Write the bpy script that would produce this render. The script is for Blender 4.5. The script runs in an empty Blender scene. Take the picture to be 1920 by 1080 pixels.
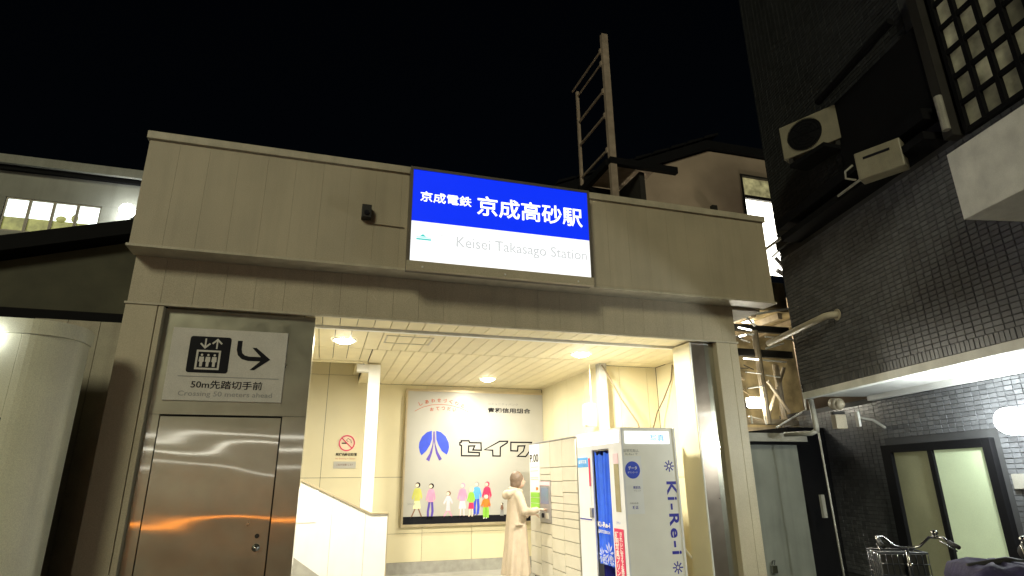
import bpy, bmesh, math, random
from mathutils import Vector, Matrix
random.seed(7)
R = math.radians
scene = bpy.context.scene
col = scene.collection

# ------------------------------------------------------------------ camera
cam_data = bpy.data.cameras.new('camera')
cam_data.sensor_width = 36.0
cam_data.lens = 20.66
cam_data.clip_start = 0.05
cam_data.clip_end = 400.0
cam = bpy.data.objects.new('camera', cam_data)
col.objects.link(cam)
v1 = Vector((3701, 320, 1102)).normalized()
v3 = Vector((-35, -3390, 1102)); v3 = (v3 - v1 * v3.dot(v1)).normalized()
v2 = v3.cross(v1)
if v2.z < 0: v2 = -v2
m = Matrix.Identity(4)
for i, v in enumerate((v1, v2, v3)):
    m[i][0], m[i][1], m[i][2] = v.x, -v.y, -v.z
m[0][3], m[1][3], m[2][3] = 0.0, 0.0, 1.5
cam.matrix_world = m
scene.camera = cam

# ------------------------------------------------------------------ night sky and street glow
world = bpy.data.worlds.new('World'); scene.world = world
world.use_nodes = True
wn = world.node_tree.nodes; wl = world.node_tree.links
wn.clear()
wo = wn.new('ShaderNodeOutputWorld'); bg = wn.new('ShaderNodeBackground'); sky = wn.new('ShaderNodeTexSky')
sky.sky_type = 'NISHITA'; sky.sun_disc = False
sky.sun_elevation = R(24); sky.sun_rotation = R(212)
bg.inputs['Strength'].default_value = 0.0004
wl.new(sky.outputs[0], bg.inputs[0]); wl.new(bg.outputs[0], wo.inputs[0])
sun_data = bpy.data.lights.new('sun', 'SUN')
sun_data.energy = 0.84
sun_data.angle = R(13)
sun_data.color = (0.97, 0.94, 0.66)
sun = bpy.data.objects.new('sun', sun_data); col.objects.link(sun)
# low glow of the street behind the viewer, a little from the left
az, el = R(212), R(24)
to_sun = Vector((math.sin(az) * math.cos(el), math.cos(az) * math.cos(el), math.sin(el)))
sun.rotation_euler = to_sun.to_track_quat('Z', 'Y').to_euler()
scene.view_settings.view_transform = 'Standard'
scene.view_settings.look = 'None'
scene.view_settings.exposure = 0.32
scene.view_settings.gamma = 1.0
scene.view_settings.use_curve_mapping = False

# ------------------------------------------------------------------ materials
def mat(name, color, rough=0.6, metal=0.0, var=0.12, scale=6.0, bump=0.0, bscale=60.0, emis=None, estr=0.0,
        grime=0.0, island=0.0, streak=0.0, spec=None, coat=0.0, evar=False):
    mt = bpy.data.materials.new(name); mt.use_nodes = True
    nt = mt.node_tree; N = nt.nodes; L = nt.links
    b = N['Principled BSDF']
    b.inputs['Roughness'].default_value = rough
    b.inputs['Metallic'].default_value = metal
    if spec is not None: b.inputs['Specular IOR Level'].default_value = spec
    if coat: b.inputs['Coat Weight'].default_value = coat
    tc = N.new('ShaderNodeTexCoord'); geo = N.new('ShaderNodeNewGeometry')
    nz = N.new('ShaderNodeTexNoise'); nz.inputs['Scale'].default_value = scale; nz.inputs['Detail'].default_value = 6
    L.new(geo.outputs['Position'], nz.inputs['Vector'])
    mr = N.new('ShaderNodeMapRange')
    mr.inputs['From Min'].default_value = 0.3; mr.inputs['From Max'].default_value = 0.7
    mr.inputs['To Min'].default_value = 1 - var; mr.inputs['To Max'].default_value = 1 + var
    L.new(nz.outputs['Fac'], mr.inputs['Value'])
    val = mr.outputs[0]
    def mul(a, bb):
        k = N.new('ShaderNodeMath'); k.operation = 'MULTIPLY'; L.new(a, k.inputs[0]); L.new(bb, k.inputs[1]); return k.outputs[0]
    if island:
        oi = N.new('ShaderNodeObjectInfo')
        ad = N.new('ShaderNodeMath'); ad.operation = 'ADD'
        L.new(oi.outputs['Random'], ad.inputs[0]); L.new(geo.outputs['Random Per Island'], ad.inputs[1])
        fr = N.new('ShaderNodeMath'); fr.operation = 'FRACT'; L.new(ad.outputs[0], fr.inputs[0])
        m2 = N.new('ShaderNodeMapRange'); m2.inputs['To Min'].default_value = 1 - island; m2.inputs['To Max'].default_value = 1 + island
        L.new(fr.outputs[0], m2.inputs['Value']); val = mul(val, m2.outputs[0])
    if streak:
        mp = N.new('ShaderNodeMapping'); mp.inputs['Scale'].default_value = (4.5, 4.5, 0.35); L.new(geo.outputs['Position'], mp.inputs['Vector'])
        n2 = N.new('ShaderNodeTexNoise'); n2.inputs['Scale'].default_value = 2.2; n2.inputs['Detail'].default_value = 8
        L.new(mp.outputs[0], n2.inputs['Vector'])
        m3 = N.new('ShaderNodeMapRange'); m3.inputs['From Min'].default_value = 0.45; m3.inputs['From Max'].default_value = 0.75
        m3.inputs['To Min'].default_value = 1.0; m3.inputs['To Max'].default_value = 1 - streak
        L.new(n2.outputs['Fac'], m3.inputs['Value']); val = mul(val, m3.outputs[0])
    if grime:
        n4 = N.new('ShaderNodeTexNoise'); n4.inputs['Scale'].default_value = 140; n4.inputs['Detail'].default_value = 3
        L.new(geo.outputs['Position'], n4.inputs['Vector'])
        m4 = N.new('ShaderNodeMapRange'); m4.inputs['From Min'].default_value = 0.3; m4.inputs['From Max'].default_value = 0.7
        m4.inputs['To Min'].default_value = 1 - grime; m4.inputs['To Max'].default_value = 1 + grime
        L.new(n4.outputs['Fac'], m4.inputs['Value']); val = mul(val, m4.outputs[0])
    vm = N.new('ShaderNodeVectorMath'); vm.operation = 'SCALE'
    vm.inputs[0].default_value = color
    L.new(val, vm.inputs['Scale'])
    L.new(vm.outputs[0], b.inputs['Base Color'])
    if bump:
        n3 = N.new('ShaderNodeTexNoise'); n3.inputs['Scale'].default_value = bscale; n3.inputs['Detail'].default_value = 4
        L.new(geo.outputs['Position'], n3.inputs['Vector'])
        bp = N.new('ShaderNodeBump'); bp.inputs['Strength'].default_value = bump; bp.inputs['Distance'].default_value = 0.01
        L.new(n3.outputs['Fac'], bp.inputs['Height']); L.new(bp.outputs[0], b.inputs['Normal'])
    if emis:
        b.inputs['Emission Color'].default_value = (*emis, 1); b.inputs['Emission Strength'].default_value = estr
        if evar:
            ve = N.new('ShaderNodeVectorMath'); ve.operation = 'SCALE'; ve.inputs[0].default_value = emis
            L.new(val, ve.inputs['Scale']); L.new(ve.outputs[0], b.inputs['Emission Color'])
    return mt

def steel(name, col_, rough, wav=0.0, metal=0.82):
    mt = mat(name, col_, rough, metal, var=0.10, scale=3)
    nt = mt.node_tree; N = nt.nodes; L = nt.links; b = N['Principled BSDF']
    b.inputs['Coat Weight'].default_value = 1.0; b.inputs['Coat Roughness'].default_value = 0.045; b.inputs['Coat IOR'].default_value = 2.0
    geo = N.new('ShaderNodeNewGeometry')
    mp = N.new('ShaderNodeMapping'); mp.inputs['Scale'].default_value = (260, 260, 5); L.new(geo.outputs['Position'], mp.inputs['Vector'])
    n = N.new('ShaderNodeTexNoise'); n.inputs['Scale'].default_value = 1.0; n.inputs['Detail'].default_value = 3
    L.new(mp.outputs[0], n.inputs['Vector'])
    bp = N.new('ShaderNodeBump'); bp.inputs['Strength'].default_value = 0.03; bp.inputs['Distance'].default_value = 0.002
    L.new(n.outputs['Fac'], bp.inputs['Height'])
    n2 = N.new('ShaderNodeTexNoise'); n2.inputs['Scale'].default_value = 2.6; n2.inputs['Detail'].default_value = 1
    L.new(geo.outputs['Position'], n2.inputs['Vector'])
    b2 = N.new('ShaderNodeBump'); b2.inputs['Strength'].default_value = wav; b2.inputs['Distance'].default_value = 0.01
    L.new(n2.outputs['Fac'], b2.inputs['Height']); L.new(bp.outputs[0], b2.inputs['Normal'])
    L.new(b2.outputs[0], b.inputs['Normal']); L.new(b2.outputs[0], b.inputs['Coat Normal'])
    mr = N.new('ShaderNodeMapRange'); mr.inputs['To Min'].default_value = rough * 0.7; mr.inputs['To Max'].default_value = rough * 1.5
    n3 = N.new('ShaderNodeTexNoise'); n3.inputs['Scale'].default_value = 7; n3.inputs['Detail'].default_value = 6
    L.new(geo.outputs['Position'], n3.inputs['Vector']); L.new(n3.outputs['Fac'], mr.inputs['Value']); L.new(mr.outputs[0], b.inputs['Roughness'])
    return mt

MT = dict(
    fascia=mat('fascia_metal', (0.45, 0.39, 0.28), 0.5, var=0.08, scale=1.6, grime=0.20, streak=0.10, bump=0.25, bscale=140),
    column=mat('column_metal', (0.47, 0.41, 0.29), 0.5, var=0.08, scale=2, grime=0.14, streak=0.05, bump=0.2, bscale=120),
    coping=mat('coping_metal', (0.50, 0.45, 0.34), 0.45, grime=0.12, streak=0.15),
    joint=mat('joint_dark', (0.03, 0.028, 0.022), 0.8),
    plank=mat('soffit_plank', (0.78, 0.70, 0.47), 0.6, var=0.05, scale=4, island=0.05),
    wall=mat('wall_panel_cream', (0.74, 0.67, 0.45), 0.45, var=0.04, scale=2, island=0.02),
    white=mat('white_paint', (0.80, 0.79, 0.74), 0.45, var=0.04, scale=3, streak=0.04),
    skirt=mat('grey_skirting', (0.36, 0.35, 0.31), 0.6, var=0.15, scale=9),
    floor=mat('station_floor_tile', (0.38, 0.37, 0.34), 0.35, var=0.12, scale=5, grime=0.1),
    asphalt=mat('asphalt', (0.05, 0.05, 0.05), 0.85, var=0.3, scale=40, bump=0.8, bscale=200),
    steel=steel('brushed_steel', (0.38, 0.37, 0.29), 0.30, 0.03),
    steel2=steel('jamb_steel', (0.34, 0.28, 0.22), 0.30, 0.06),
    signframe=mat('sign_frame', (0.16, 0.14, 0.11), 0.45, metal=0.3),
    plate=mat('sign_plate', (0.62, 0.59, 0.54), 0.5, grime=0.1, var=0.06),
    black=mat('black_print', (0.008, 0.008, 0.012), 0.6, var=0.1, spec=0.15),
    darkm=mat('dark_metal', (0.03, 0.028, 0.025), 0.55, spec=0.3),
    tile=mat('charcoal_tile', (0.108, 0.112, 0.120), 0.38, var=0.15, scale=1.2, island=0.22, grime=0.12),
    tiledark=mat('upper_tile_dark', (0.036, 0.038, 0.040), 0.5, var=0.15, scale=1.2, island=0.2, spec=0.25),  # darker copy of the tile colour for the rows above the ledge
    grout=mat('tile_grout', (0.045, 0.046, 0.048), 0.85),
    offwhite=mat('aged_white_wall', (0.74, 0.73, 0.56), 0.65, var=0.10, scale=1.5, grime=0.12, streak=0.03, bump=0.15, bscale=90),
    recess=mat('brown_grey_cladding', (0.40, 0.36, 0.27), 0.6, grime=0.15, streak=0.2),
    darkwall=mat('dark_olive_render', (0.06, 0.058, 0.035), 0.8, var=0.25, scale=3, grime=0.2),
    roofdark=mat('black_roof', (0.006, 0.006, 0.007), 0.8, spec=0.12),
    bgwall=mat('grey_render', (0.28, 0.28, 0.24), 0.75, var=0.15, scale=2, grime=0.2, streak=0.15),
    gable=mat('tan_render', (0.36, 0.28, 0.21), 0.75, var=0.12, scale=1.5, grime=0.15),
    rust=mat('aged_post', (0.34, 0.27, 0.21), 0.6, metal=0.1, var=0.2, scale=8, grime=0.15),
    acwhite=mat('ac_casing', (0.24, 0.22, 0.155), 0.5, grime=0.12, streak=0.2),
    balc=mat('balcony_white', (0.84, 0.84, 0.78), 0.55, grime=0.05, streak=0.08),
    soffit=mat('canopy_soffit', (0.62, 0.62, 0.60), 0.6, var=0.1, scale=2, streak=0.05),
    shed=mat('shed_grey', (0.20, 0.21, 0.18), 0.5, var=0.15, scale=2, streak=0.2),
    pipe=mat('grey_pipe', (0.30, 0.29, 0.25), 0.45, grime=0.1),
    frost=mat('frosted_glass_green', (0.48, 0.56, 0.38), 0.3, var=0.10, scale=1.4, grime=0.10, emis=(0.15, 0.18, 0.11), estr=0.8),
    frost2=mat('frosted_glass_dim', (0.24, 0.24, 0.15), 0.25, var=0.15, scale=1.4, grime=0.12, emis=(0.05, 0.05, 0.024), estr=0.5),
    chrome=mat('chrome', (0.42, 0.42, 0.41), 0.22, metal=1.0, var=0.02),
    rubber=mat('black_rubber', (0.015, 0.015, 0.015), 0.7),
    bike=mat('bicycle_paint', (0.04, 0.045, 0.06), 0.3, coat=0.5),
    purple=mat('purple_cloth', (0.030, 0.024, 0.075), 0.8, var=0.3, scale=14, bump=0.6, bscale=30),
    coat=mat('beige_coat', (0.50, 0.41, 0.31), 0.85, var=0.07, scale=10, bump=0.3, bscale=160),
    skin=mat('skin', (0.62, 0.42, 0.32), 0.5, var=0.03),
    hair=mat('ash_hair', (0.16, 0.11, 0.075), 0.55, var=0.2, scale=60),
    trousers=mat('dark_trousers', (0.05, 0.05, 0.06), 0.8),
    shoe=mat('brown_shoes', (0.10, 0.06, 0.04), 0.4),
    booth=mat('booth_white', (0.78, 0.79, 0.84), 0.35, var=0.03, coat=0.2),
    boothfront=mat('booth_front', (0.86, 0.84, 0.77), 0.35, var=0.04, scale=3, coat=0.2),
    boothpanel=mat('booth_panel', (0.84, 0.84, 0.83), 0.35, var=0.03, coat=0.2),
    bluec=mat('blue_curtain', (0.04, 0.16, 0.92), 0.7, var=0.10, scale=9),
    palebluec=mat('pale_blue_print', (0.55, 0.62, 0.9), 0.7),
    navy=mat('navy_print', (0.03, 0.03, 0.38), 0.5),
    cobalt=mat('cobalt_print', (0.03, 0.07, 0.62), 0.5),
    sky_=mat('sky_blue_print', (0.10, 0.38, 0.85), 0.5),
    mirror=mat('olive_mirror_strip', (0.34, 0.30, 0.18), 0.25),
    red=mat('red_print', (0.72, 0.03, 0.12), 0.5),
    orange=mat('orange_print', (0.85, 0.20, 0.02), 0.5),
    green=mat('green_print', (0.28, 0.62, 0.06), 0.5),
    pink=mat('pink_print', (0.80, 0.30, 0.48), 0.5),
    palepink=mat('pale_pink_print', (0.85, 0.60, 0.68), 0.5),
    lime=mat('olive_yellow_print', (0.55, 0.55, 0.12), 0.5),
    palelime=mat('pale_olive_print', (0.72, 0.74, 0.42), 0.5),
    brownp=mat('brown_print', (0.22, 0.11, 0.07), 0.5),
    whitep=mat('white_print', (0.85, 0.85, 0.83), 0.5, var=0.02),
    greyp=mat('grey_print', (0.30, 0.30, 0.30), 0.5),
    purplep=mat('purple_print', (0.10, 0.06, 0.40), 0.5),
    redbrown=mat('red_brown_print', (0.48, 0.12, 0.07), 0.5),
    skinp=mat('skin_print', (0.85, 0.68, 0.52), 0.5),
    poster=mat('poster_board', (0.47, 0.46, 0.42), 0.35, var=0.06, scale=1.3),
    pframe=mat('poster_frame', (0.55, 0.46, 0.30), 0.35, metal=0.4),
    locker=mat('locker_door', (0.64, 0.60, 0.50), 0.35, island=0.02, var=0.03),
    lockframe=mat('locker_frame', (0.35, 0.33, 0.28), 0.4),
    term=mat('terminal_metal', (0.35, 0.34, 0.34), 0.35, metal=0.4),
    screen=mat('terminal_screen', (0.10, 0.12, 0.14), 0.15, emis=(0.45, 0.5, 0.55), estr=0.25),
    e_blue=mat('lit_blue_face', (0.01, 0.02, 0.3), 0.4, emis=(0.0, 0.022, 0.72), estr=1.0),
    e_white=mat('lit_white_face', (0.8, 0.8, 0.8), 0.4, emis=(0.96, 0.98, 1.0), estr=0.84),
    e_letter=mat('lit_white_letter', (0.8, 0.8, 0.8), 0.4, emis=(0.9, 0.95, 1.0), estr=1.3),
    e_faint=mat('lit_grey_letter', (0.4, 0.4, 0.4), 0.4, emis=(0.44, 0.46, 0.48), estr=1.0),
    e_teal=mat('lit_teal_mark', (0.1, 0.4, 0.4), 0.4, emis=(0.05, 0.42, 0.40), estr=1.0),
    e_lens=mat('lamp_lens', (0.8, 0.8, 0.8), 0.4, emis=(1.0, 0.95, 0.78), estr=60.0),
    e_cool=mat('cool_lamp_globe', (0.8, 0.8, 0.8), 0.4, emis=(0.95, 1.0, 0.98), estr=30.0),
    e_box=mat('booth_light_box', (0.8, 0.8, 0.8), 0.4, emis=(0.90, 0.95, 1.0), estr=0.85),
    e_pale=mat('lit_pale_letter', (0.5, 0.5, 0.5), 0.4, emis=(0.62, 0.70, 0.78), estr=0.9),
    e_skyl=mat('lit_blue_letter', (0.1, 0.3, 0.5), 0.4, emis=(0.04, 0.25, 0.50), estr=0.9),
    e_win=mat('lit_window_white', (0.7, 0.7, 0.7), 0.4, emis=(0.88, 1.0, 0.95), estr=2.2),
    e_winlow=mat('lit_window_olive', (0.3, 0.3, 0.1), 0.4, var=0.4, scale=9, emis=(0.15, 0.155, 0.045), evar=True, estr=1.0),
    e_winwarm=mat('lit_window_warm', (0.7, 0.7, 0.6), 0.4, emis=(1.0, 0.96, 0.82), estr=5.0),
    e_windim=mat('dim_window_blind', (0.3, 0.3, 0.18), 0.4, var=0.5, scale=6, emis=(0.30, 0.27, 0.13), evar=True, estr=0.6),
    e_pane=mat('stair_window_pane', (0.22, 0.22, 0.15), 0.35, var=0.6, scale=5, island=0.6, emis=(0.075, 0.068, 0.040), evar=True, estr=0.32),
    e_tube=mat('fluorescent_tube', (0.8, 0.8, 0.8), 0.4, emis=(1.0, 0.96, 0.78), estr=14.0),
    e_tubed=mat('dim_strip', (0.8, 0.8, 0.8), 0.4, emis=(1.0, 0.95, 0.78), estr=6.0),
    e_orange=mat('orange_tube', (0.8, 0.4, 0.1), 0.4, emis=(1.0, 0.28, 0.02), estr=21.0),
    concrete=mat('concrete', (0.25, 0.25, 0.24), 0.8, var=0.15, grime=0.15),
    tanlit=mat('tan_station_wall', (0.30, 0.24, 0.13), 0.7, var=0.6, scale=2.5),
    steelpost=mat('painted_steel', (0.32, 0.26, 0.18), 0.5, var=0.2, scale=8),
    silver=mat('galvanised_edge', (0.8, 0.8, 0.76), 0.35, var=0.05),
    cable=mat('brown_cable', (0.14, 0.10, 0.05), 0.6),
)

# ------------------------------------------------------------------ object helpers
MX = {}
def thing(name, label, cat, loc=(0, 0, 0), rotz=0.0, group=None):
    o = bpy.data.objects.new(name, None); o.empty_display_size = 0.2
    col.objects.link(o)
    o.location = loc; o.rotation_euler = (0, 0, rotz)
    o['label'] = label; o['category'] = cat
    if group: o['group'] = group
    MX[o.name] = Matrix.Translation(loc) @ Matrix.Rotation(rotz, 4, 'Z')
    return o
def link(name, mesh, m=None, parent=None, local=Matrix.Identity(4)):
    o = bpy.data.objects.new(name, mesh); col.objects.link(o)
    if m is not None and not mesh.materials: mesh.materials.append(MT[m] if isinstance(m, str) else m)
    if parent is not None:
        o.parent = parent
        MX[o.name] = MX[parent.name] @ local
    else:
        MX[o.name] = local.copy()
    o.matrix_basis = local
    return o
WROT = -R(11.816)
WF = Matrix.Rotation(WROT, 4, 'Z')          # frame of the tiled building: local x = away from alley, local y = along its wall
class MB:
    """collects faces in world coordinates (or in frame F), builds ONE mesh object"""
    def __init__(s, F=None): s.bm = bmesh.new(); s.F = F
    def face(s, pts):
        try: return s.bm.faces.new([s.bm.verts.new(p) for p in pts])
        except ValueError: return None
    def box(s, x0, y0, z0, x1, y1, z1, M=None):
        x0, x1 = sorted((x0, x1)); y0, y1 = sorted((y0, y1)); z0, z1 = sorted((z0, z1))
        P = [Vector(p) for p in ((x0, y0, z0), (x1, y0, z0), (x1, y1, z0), (x0, y1, z0), (x0, y0, z1), (x1, y0, z1), (x1, y1, z1), (x0, y1, z1))]
        if M: P = [M @ p for p in P]
        v = [s.bm.verts.new(p) for p in P]
        for f in ((0, 3, 2, 1), (4, 5, 6, 7), (0, 1, 5, 4), (1, 2, 6, 5), (2, 3, 7, 6), (3, 0, 4, 7)): s.bm.faces.new([v[i] for i in f])
        return s
    def prism(s, pts, off):
        """closed outline (3-D points) pushed by off"""
        off = Vector(off); a = [s.bm.verts.new(p) for p in pts]; b = [s.bm.verts.new(Vector(p) + off) for p in pts]
        s.bm.faces.new(a); s.bm.faces.new(b[::-1]); n = len(a)
        for i in range(n): s.bm.faces.new((a[i], b[i], b[(i + 1) % n], a[(i + 1) % n]))
        return s
    def tube(s, pts, r, n=8, caps=True):
        pts = [Vector(p) for p in pts]; rs = r if isinstance(r, (list, tuple)) else [r] * len(pts)
        prev = None; rings = []
        for i, p in enumerate(pts):
            t = (pts[min(i + 1, len(pts) - 1)] - pts[max(i - 1, 0)]).normalized()
            if prev is None:
                a = Vector((0, 0, 1)) if abs(t.z) < 0.9 else Vector((1, 0, 0))
                u = t.cross(a).normalized()
            else:
                u = (prev - t * prev.dot(t)).normalized()
            prev = u; w = t.cross(u)
            rings.append([s.bm.verts.new(p + (u * math.cos(k * 2 * math.pi / n) + w * math.sin(k * 2 * math.pi / n)) * rs[i]) for k in range(n)])
        for a, b in zip(rings, rings[1:]):
            for k in range(n): s.bm.faces.new((a[k], a[(k + 1) % n], b[(k + 1) % n], b[k]))
        if caps: s.bm.faces.new(rings[0][::-1]); s.bm.faces.new(rings[-1])
        return s
    def cyl(s, a, b, r, n=20): return s.tube([a, b], r, n)
    def ball(s, c, r, seg=14, ring=9, sc=(1, 1, 1), M=None):
        g = bmesh.ops.create_uvsphere(s.bm, u_segments=seg, v_segments=ring, radius=1)
        c = Vector(c)
        for v in g['verts']:
            p = Vector((v.co.x * r * sc[0], v.co.y * r * sc[1], v.co.z * r * sc[2]))
            if M: p = M @ p
            v.co = p + c
        return s
    def build(s, name, m, parent=None, smooth=False, bevel=0.0, label=None):
        bmesh.ops.recalc_face_normals(s.bm, faces=s.bm.faces)
        T = s.F if s.F else Matrix.Identity(4)
        if parent is not None: T = MX[parent.name].inverted() @ T
        s.bm.transform(T)
        me = bpy.data.meshes.new(name); s.bm.to_mesh(me); s.bm.free()
        if smooth: me.shade_smooth()
        o = link(name, me, m, parent)
        if bevel:
            bv = o.modifiers.new('bevel', 'BEVEL'); bv.width = bevel; bv.segments = 2; bv.limit_method = 'ANGLE'
        if label: o['label'] = label
        return o
def box(name, m, parent, *c, F=None, bevel=0.0, label=None):
    return MB(F).box(*c).build(name, m, parent, bevel=bevel, label=label)
def tag(o, label, cat, group=None):
    o['label'] = label; o['category'] = cat
    if group: o['group'] = group
    return o
def structure(o): o['kind'] = 'structure'; return o
_shared = {}
def shared_box(name, m, sx, sy, sz, bev=0.0):
    """box mesh with its origin at the low corner, shared between alike pieces"""
    k = (name, m, round(sx, 4), round(sy, 4), round(sz, 4))
    if k not in _shared:
        bm = bmesh.new()
        v = [bm.verts.new(p) for p in ((0, 0, 0), (sx, 0, 0), (sx, sy, 0), (0, sy, 0), (0, 0, sz), (sx, 0, sz), (sx, sy, sz), (0, sy, sz))]
        for f in ((0, 3, 2, 1), (4, 5, 6, 7), (0, 1, 5, 4), (1, 2, 6, 5), (2, 3, 7, 6), (3, 0, 4, 7)): bm.faces.new([v[i] for i in f])
        if bev: bmesh.ops.bevel(bm, geom=bm.edges, offset=bev, segments=1, affect='EDGES')
        me = bpy.data.meshes.new(name); bm.to_mesh(me); bm.free(); me.materials.append(MT[m]); _shared[k] = me
    return _shared[k]
def piece(name, m, parent, x, y, z, sx, sy, sz, bev=0.0, F=None, jit=0.0):
    me = shared_box(name, m, sx, sy, sz, bev)
    T = (F if F else Matrix.Identity(4)) @ Matrix.Translation((x, y, z))
    T = MX[parent.name].inverted() @ T
    if jit: T = T @ Matrix.Translation((random.uniform(-jit, jit), random.uniform(-jit, jit), 0))
    return link(name, me, m, parent, T)

# text: turned into mesh, fitted into w x h; O origin (lower left), U/V unit vectors
dg_col = col
def text(body, m, parent, O, U, V, w, h, bold=0.0, thick=0.002, spacing=1.0, name='lettering', line=1.0, align='LEFT', F=None):
    cu = bpy.data.curves.new('txt', 'FONT'); cu.body = body; cu.offset = bold; cu.space_character = spacing; cu.space_line = line
    cu.align_x = align; cu.resolution_u = 3
    to = bpy.data.objects.new('txt', cu); col.objects.link(to)
    bpy.context.view_layer.update()
    me = bpy.data.meshes.new_from_object(to.evaluated_get(bpy.context.evaluated_depsgraph_get()))
    bpy.data.objects.remove(to); bpy.data.curves.remove(cu)
    if not me.vertices: return None
    xs = [v.co.x for v in me.vertices]; ys = [v.co.y for v in me.vertices]
    x0, x1, y0, y1 = min(xs), max(xs), min(ys), max(ys)
    sx = w / (x1 - x0); sy = h / (y1 - y0)
    O, U, V = Vector(O), Vector(U), Vector(V); Nn = U.cross(V)
    T = MX[parent.name].inverted() @ (F if F else Matrix.Identity(4))
    for v in me.vertices:
        v.co = T @ (O + U * ((v.co.x - x0) * sx) + V * ((v.co.y - y0) * sy) + Nn * thick)
    me.materials.clear(); me.materials.append(MT[m])
    return link(name, me, m, parent)
X_, Y_, Z_ = Vector((1, 0, 0)), Vector((0, 1, 0)), Vector((0, 0, 1))
def poly(name, m, parent, pts, y, th=0.002, dirn=(0, 1, 0)):
    return MB().prism([(a, y, b) for a, b in pts], Vector(dirn) * th).build(name, m, parent)
def circ(cx, cz, r, n=28, a0=0, a1=360):
    return [(cx + r * math.cos(R(a0 + (a1 - a0) * k / n)), cz + r * math.sin(R(a0 + (a1 - a0) * k / n))) for k in range(n if a1 - a0 == 360 else n + 1)]
def stroke_mb(mb, pts, w, y, th=0.002, closed=False):
    """flat stroke of width w through (x,z) points in the plane y"""
    pts = [Vector((a, b)) for a, b in pts]; n = len(pts)
    L, Rr = [], []
    for i in range(n):
        if closed: a, b = pts[i - 1], pts[(i + 1) % n]
        else: a, b = pts[max(i - 1, 0)], pts[min(i + 1, n - 1)]
        d1 = (pts[i] - a); d2 = (b - pts[i])
        d1 = d1.normalized() if d1.length > 1e-6 else d2.normalized(); d2 = d2.normalized() if d2.length > 1e-6 else d1
        n1 = Vector((-d1.y, d1.x)); n2 = Vector((-d2.y, d2.x)); nn = (n1 + n2)
        nn = nn.normalized() if nn.length > 1e-6 else n1
        k = min(1.0 / max(nn.dot(n1), 0.35), 2.0)
        L.append(pts[i] + nn * w / 2 * k); Rr.append(pts[i] - nn * w / 2 * k)
    for i in range(n if closed else n - 1):
        j = (i + 1) % n
        q = [L[i], L[j], Rr[j], Rr[i]]
        mb.prism([(p.x, y, p.y) for p in q], (0, th, 0))
    return mb
def area(name, parent, loc, direction, energy, size, color, shape='DISK', size_y=None, spread=None, kind='AREA'):
    ld = bpy.data.lights.new(name, kind); ld.energy = energy; ld.color = color
    if kind == 'AREA':
        ld.shape = shape; ld.size = size
        if size_y: ld.size_y = size_y
        if spread: ld.spread = R(spread)
    else:
        ld.shadow_soft_size = size
    o = bpy.data.objects.new(name, ld); col.objects.link(o)
    q = Vector(direction).to_track_quat('-Z', 'Y')
    T = MX[parent.name].inverted() @ Matrix.LocRotScale(Vector(loc), q, None)
    o.parent = parent; o.matrix_basis = T
    return o

# ================================================================== SETTING
structure(MB().box(-60, -60, -0.5, 80, 90, -0.10).build('ground', 'asphalt'))
structure(MB().box(-1.95, 6.2, -0.098, 5.0, 10.95, 0.0).build('station_floor', 'floor'))

# ================================================================== STATION BUILDING
st = thing('station_building', 'beige metal-clad station entrance hall with lit cream interior under the blue sign', 'station', (1.5, 6.27, 0.0))
FY, UY = 6.27, 6.0
# structural backing behind the cladding
MB().box(-1.90, UY + 0.03, 3.662, 5.44, 6.9, 4.79).build('fascia_core', 'joint', st)
MB().box(-1.88, FY + 0.03, 3.19, 4.98, 6.74, 3.66).build('lintel_core', 'joint', st)
# upper fascia panels, lower fascia panels (vertical joints every 0.28 m)
pw = 0.28
x = -1.92
while x < 5.46:
    w = min(pw, 5.47 - x)
    piece('fascia_panel', 'fascia', st, x + 0.0007, UY, 3.66, w - 0.0014, 0.026, 1.13)
    x += pw
x = -1.92
k0 = 0
while x < 4.99:
    w = min(pw, 5.01 - x)
    piece('lintel_panel', 'fascia', st, x + 0.0012, FY, 3.165, w - 0.0024, 0.026, 0.515)
    x += pw
for a in (-1.92, 5.445):
    MB().box(a, UY + 0.0265, 3.66, a + 0.025, 6.9, 4.789).build('fascia_return', 'fascia', st)
MB().box(-1.945, UY - 0.03, 4.79, 5.495, 6.95, 4.875).build('coping', 'coping', st, bevel=0.006)
MB().box(-1.94, UY - 0.018, 3.635, 5.49, 6.26, 3.66).build('drip_trim', 'coping', st)
MB().box(-1.94, FY - 0.014, 3.145, 5.03, 6.30, 3.165).build('drip_trim', 'coping', st)
MB().box(5.02, 6.27, 3.60, 5.45, 6.9, 3.634).build('soffit_return', 'recess', st)
sc_ = MB()
random.seed(21)
for sx_, sz_ in ((0.42, 3.36), (0.73, 3.37), (1.02, 3.35), (1.27, 3.36), (1.52, 3.37), (1.79, 3.36), (2.06, 3.37), (2.4, 3.38), (2.9, 3.36)):
    q_ = 0.05 * random.choice((-1, 1, 1)); stroke_mb(sc_, [(sx_, sz_), (sx_ + q_, sz_ + 0.05 + random.random() * .03)], 0.009, FY - 0.0015, 0.001)
scf = sc_.build('scuff_marks', 'coping', st); scf['kind'] = 'stuff'
# columns
def column(x0, x1, groove):
    MB().box(x0, FY, -0.1, groove, 6.70, 3.145).build('column', 'column', st, bevel=0.004)
    MB().box(groove + 0.006, FY + 0.004, -0.1, x1, 6.70, 3.145).build('column', 'column', st, bevel=0.004)
column(-1.93, -1.60, -1.655)
column(4.70, 5.02, 4.90)
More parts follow.
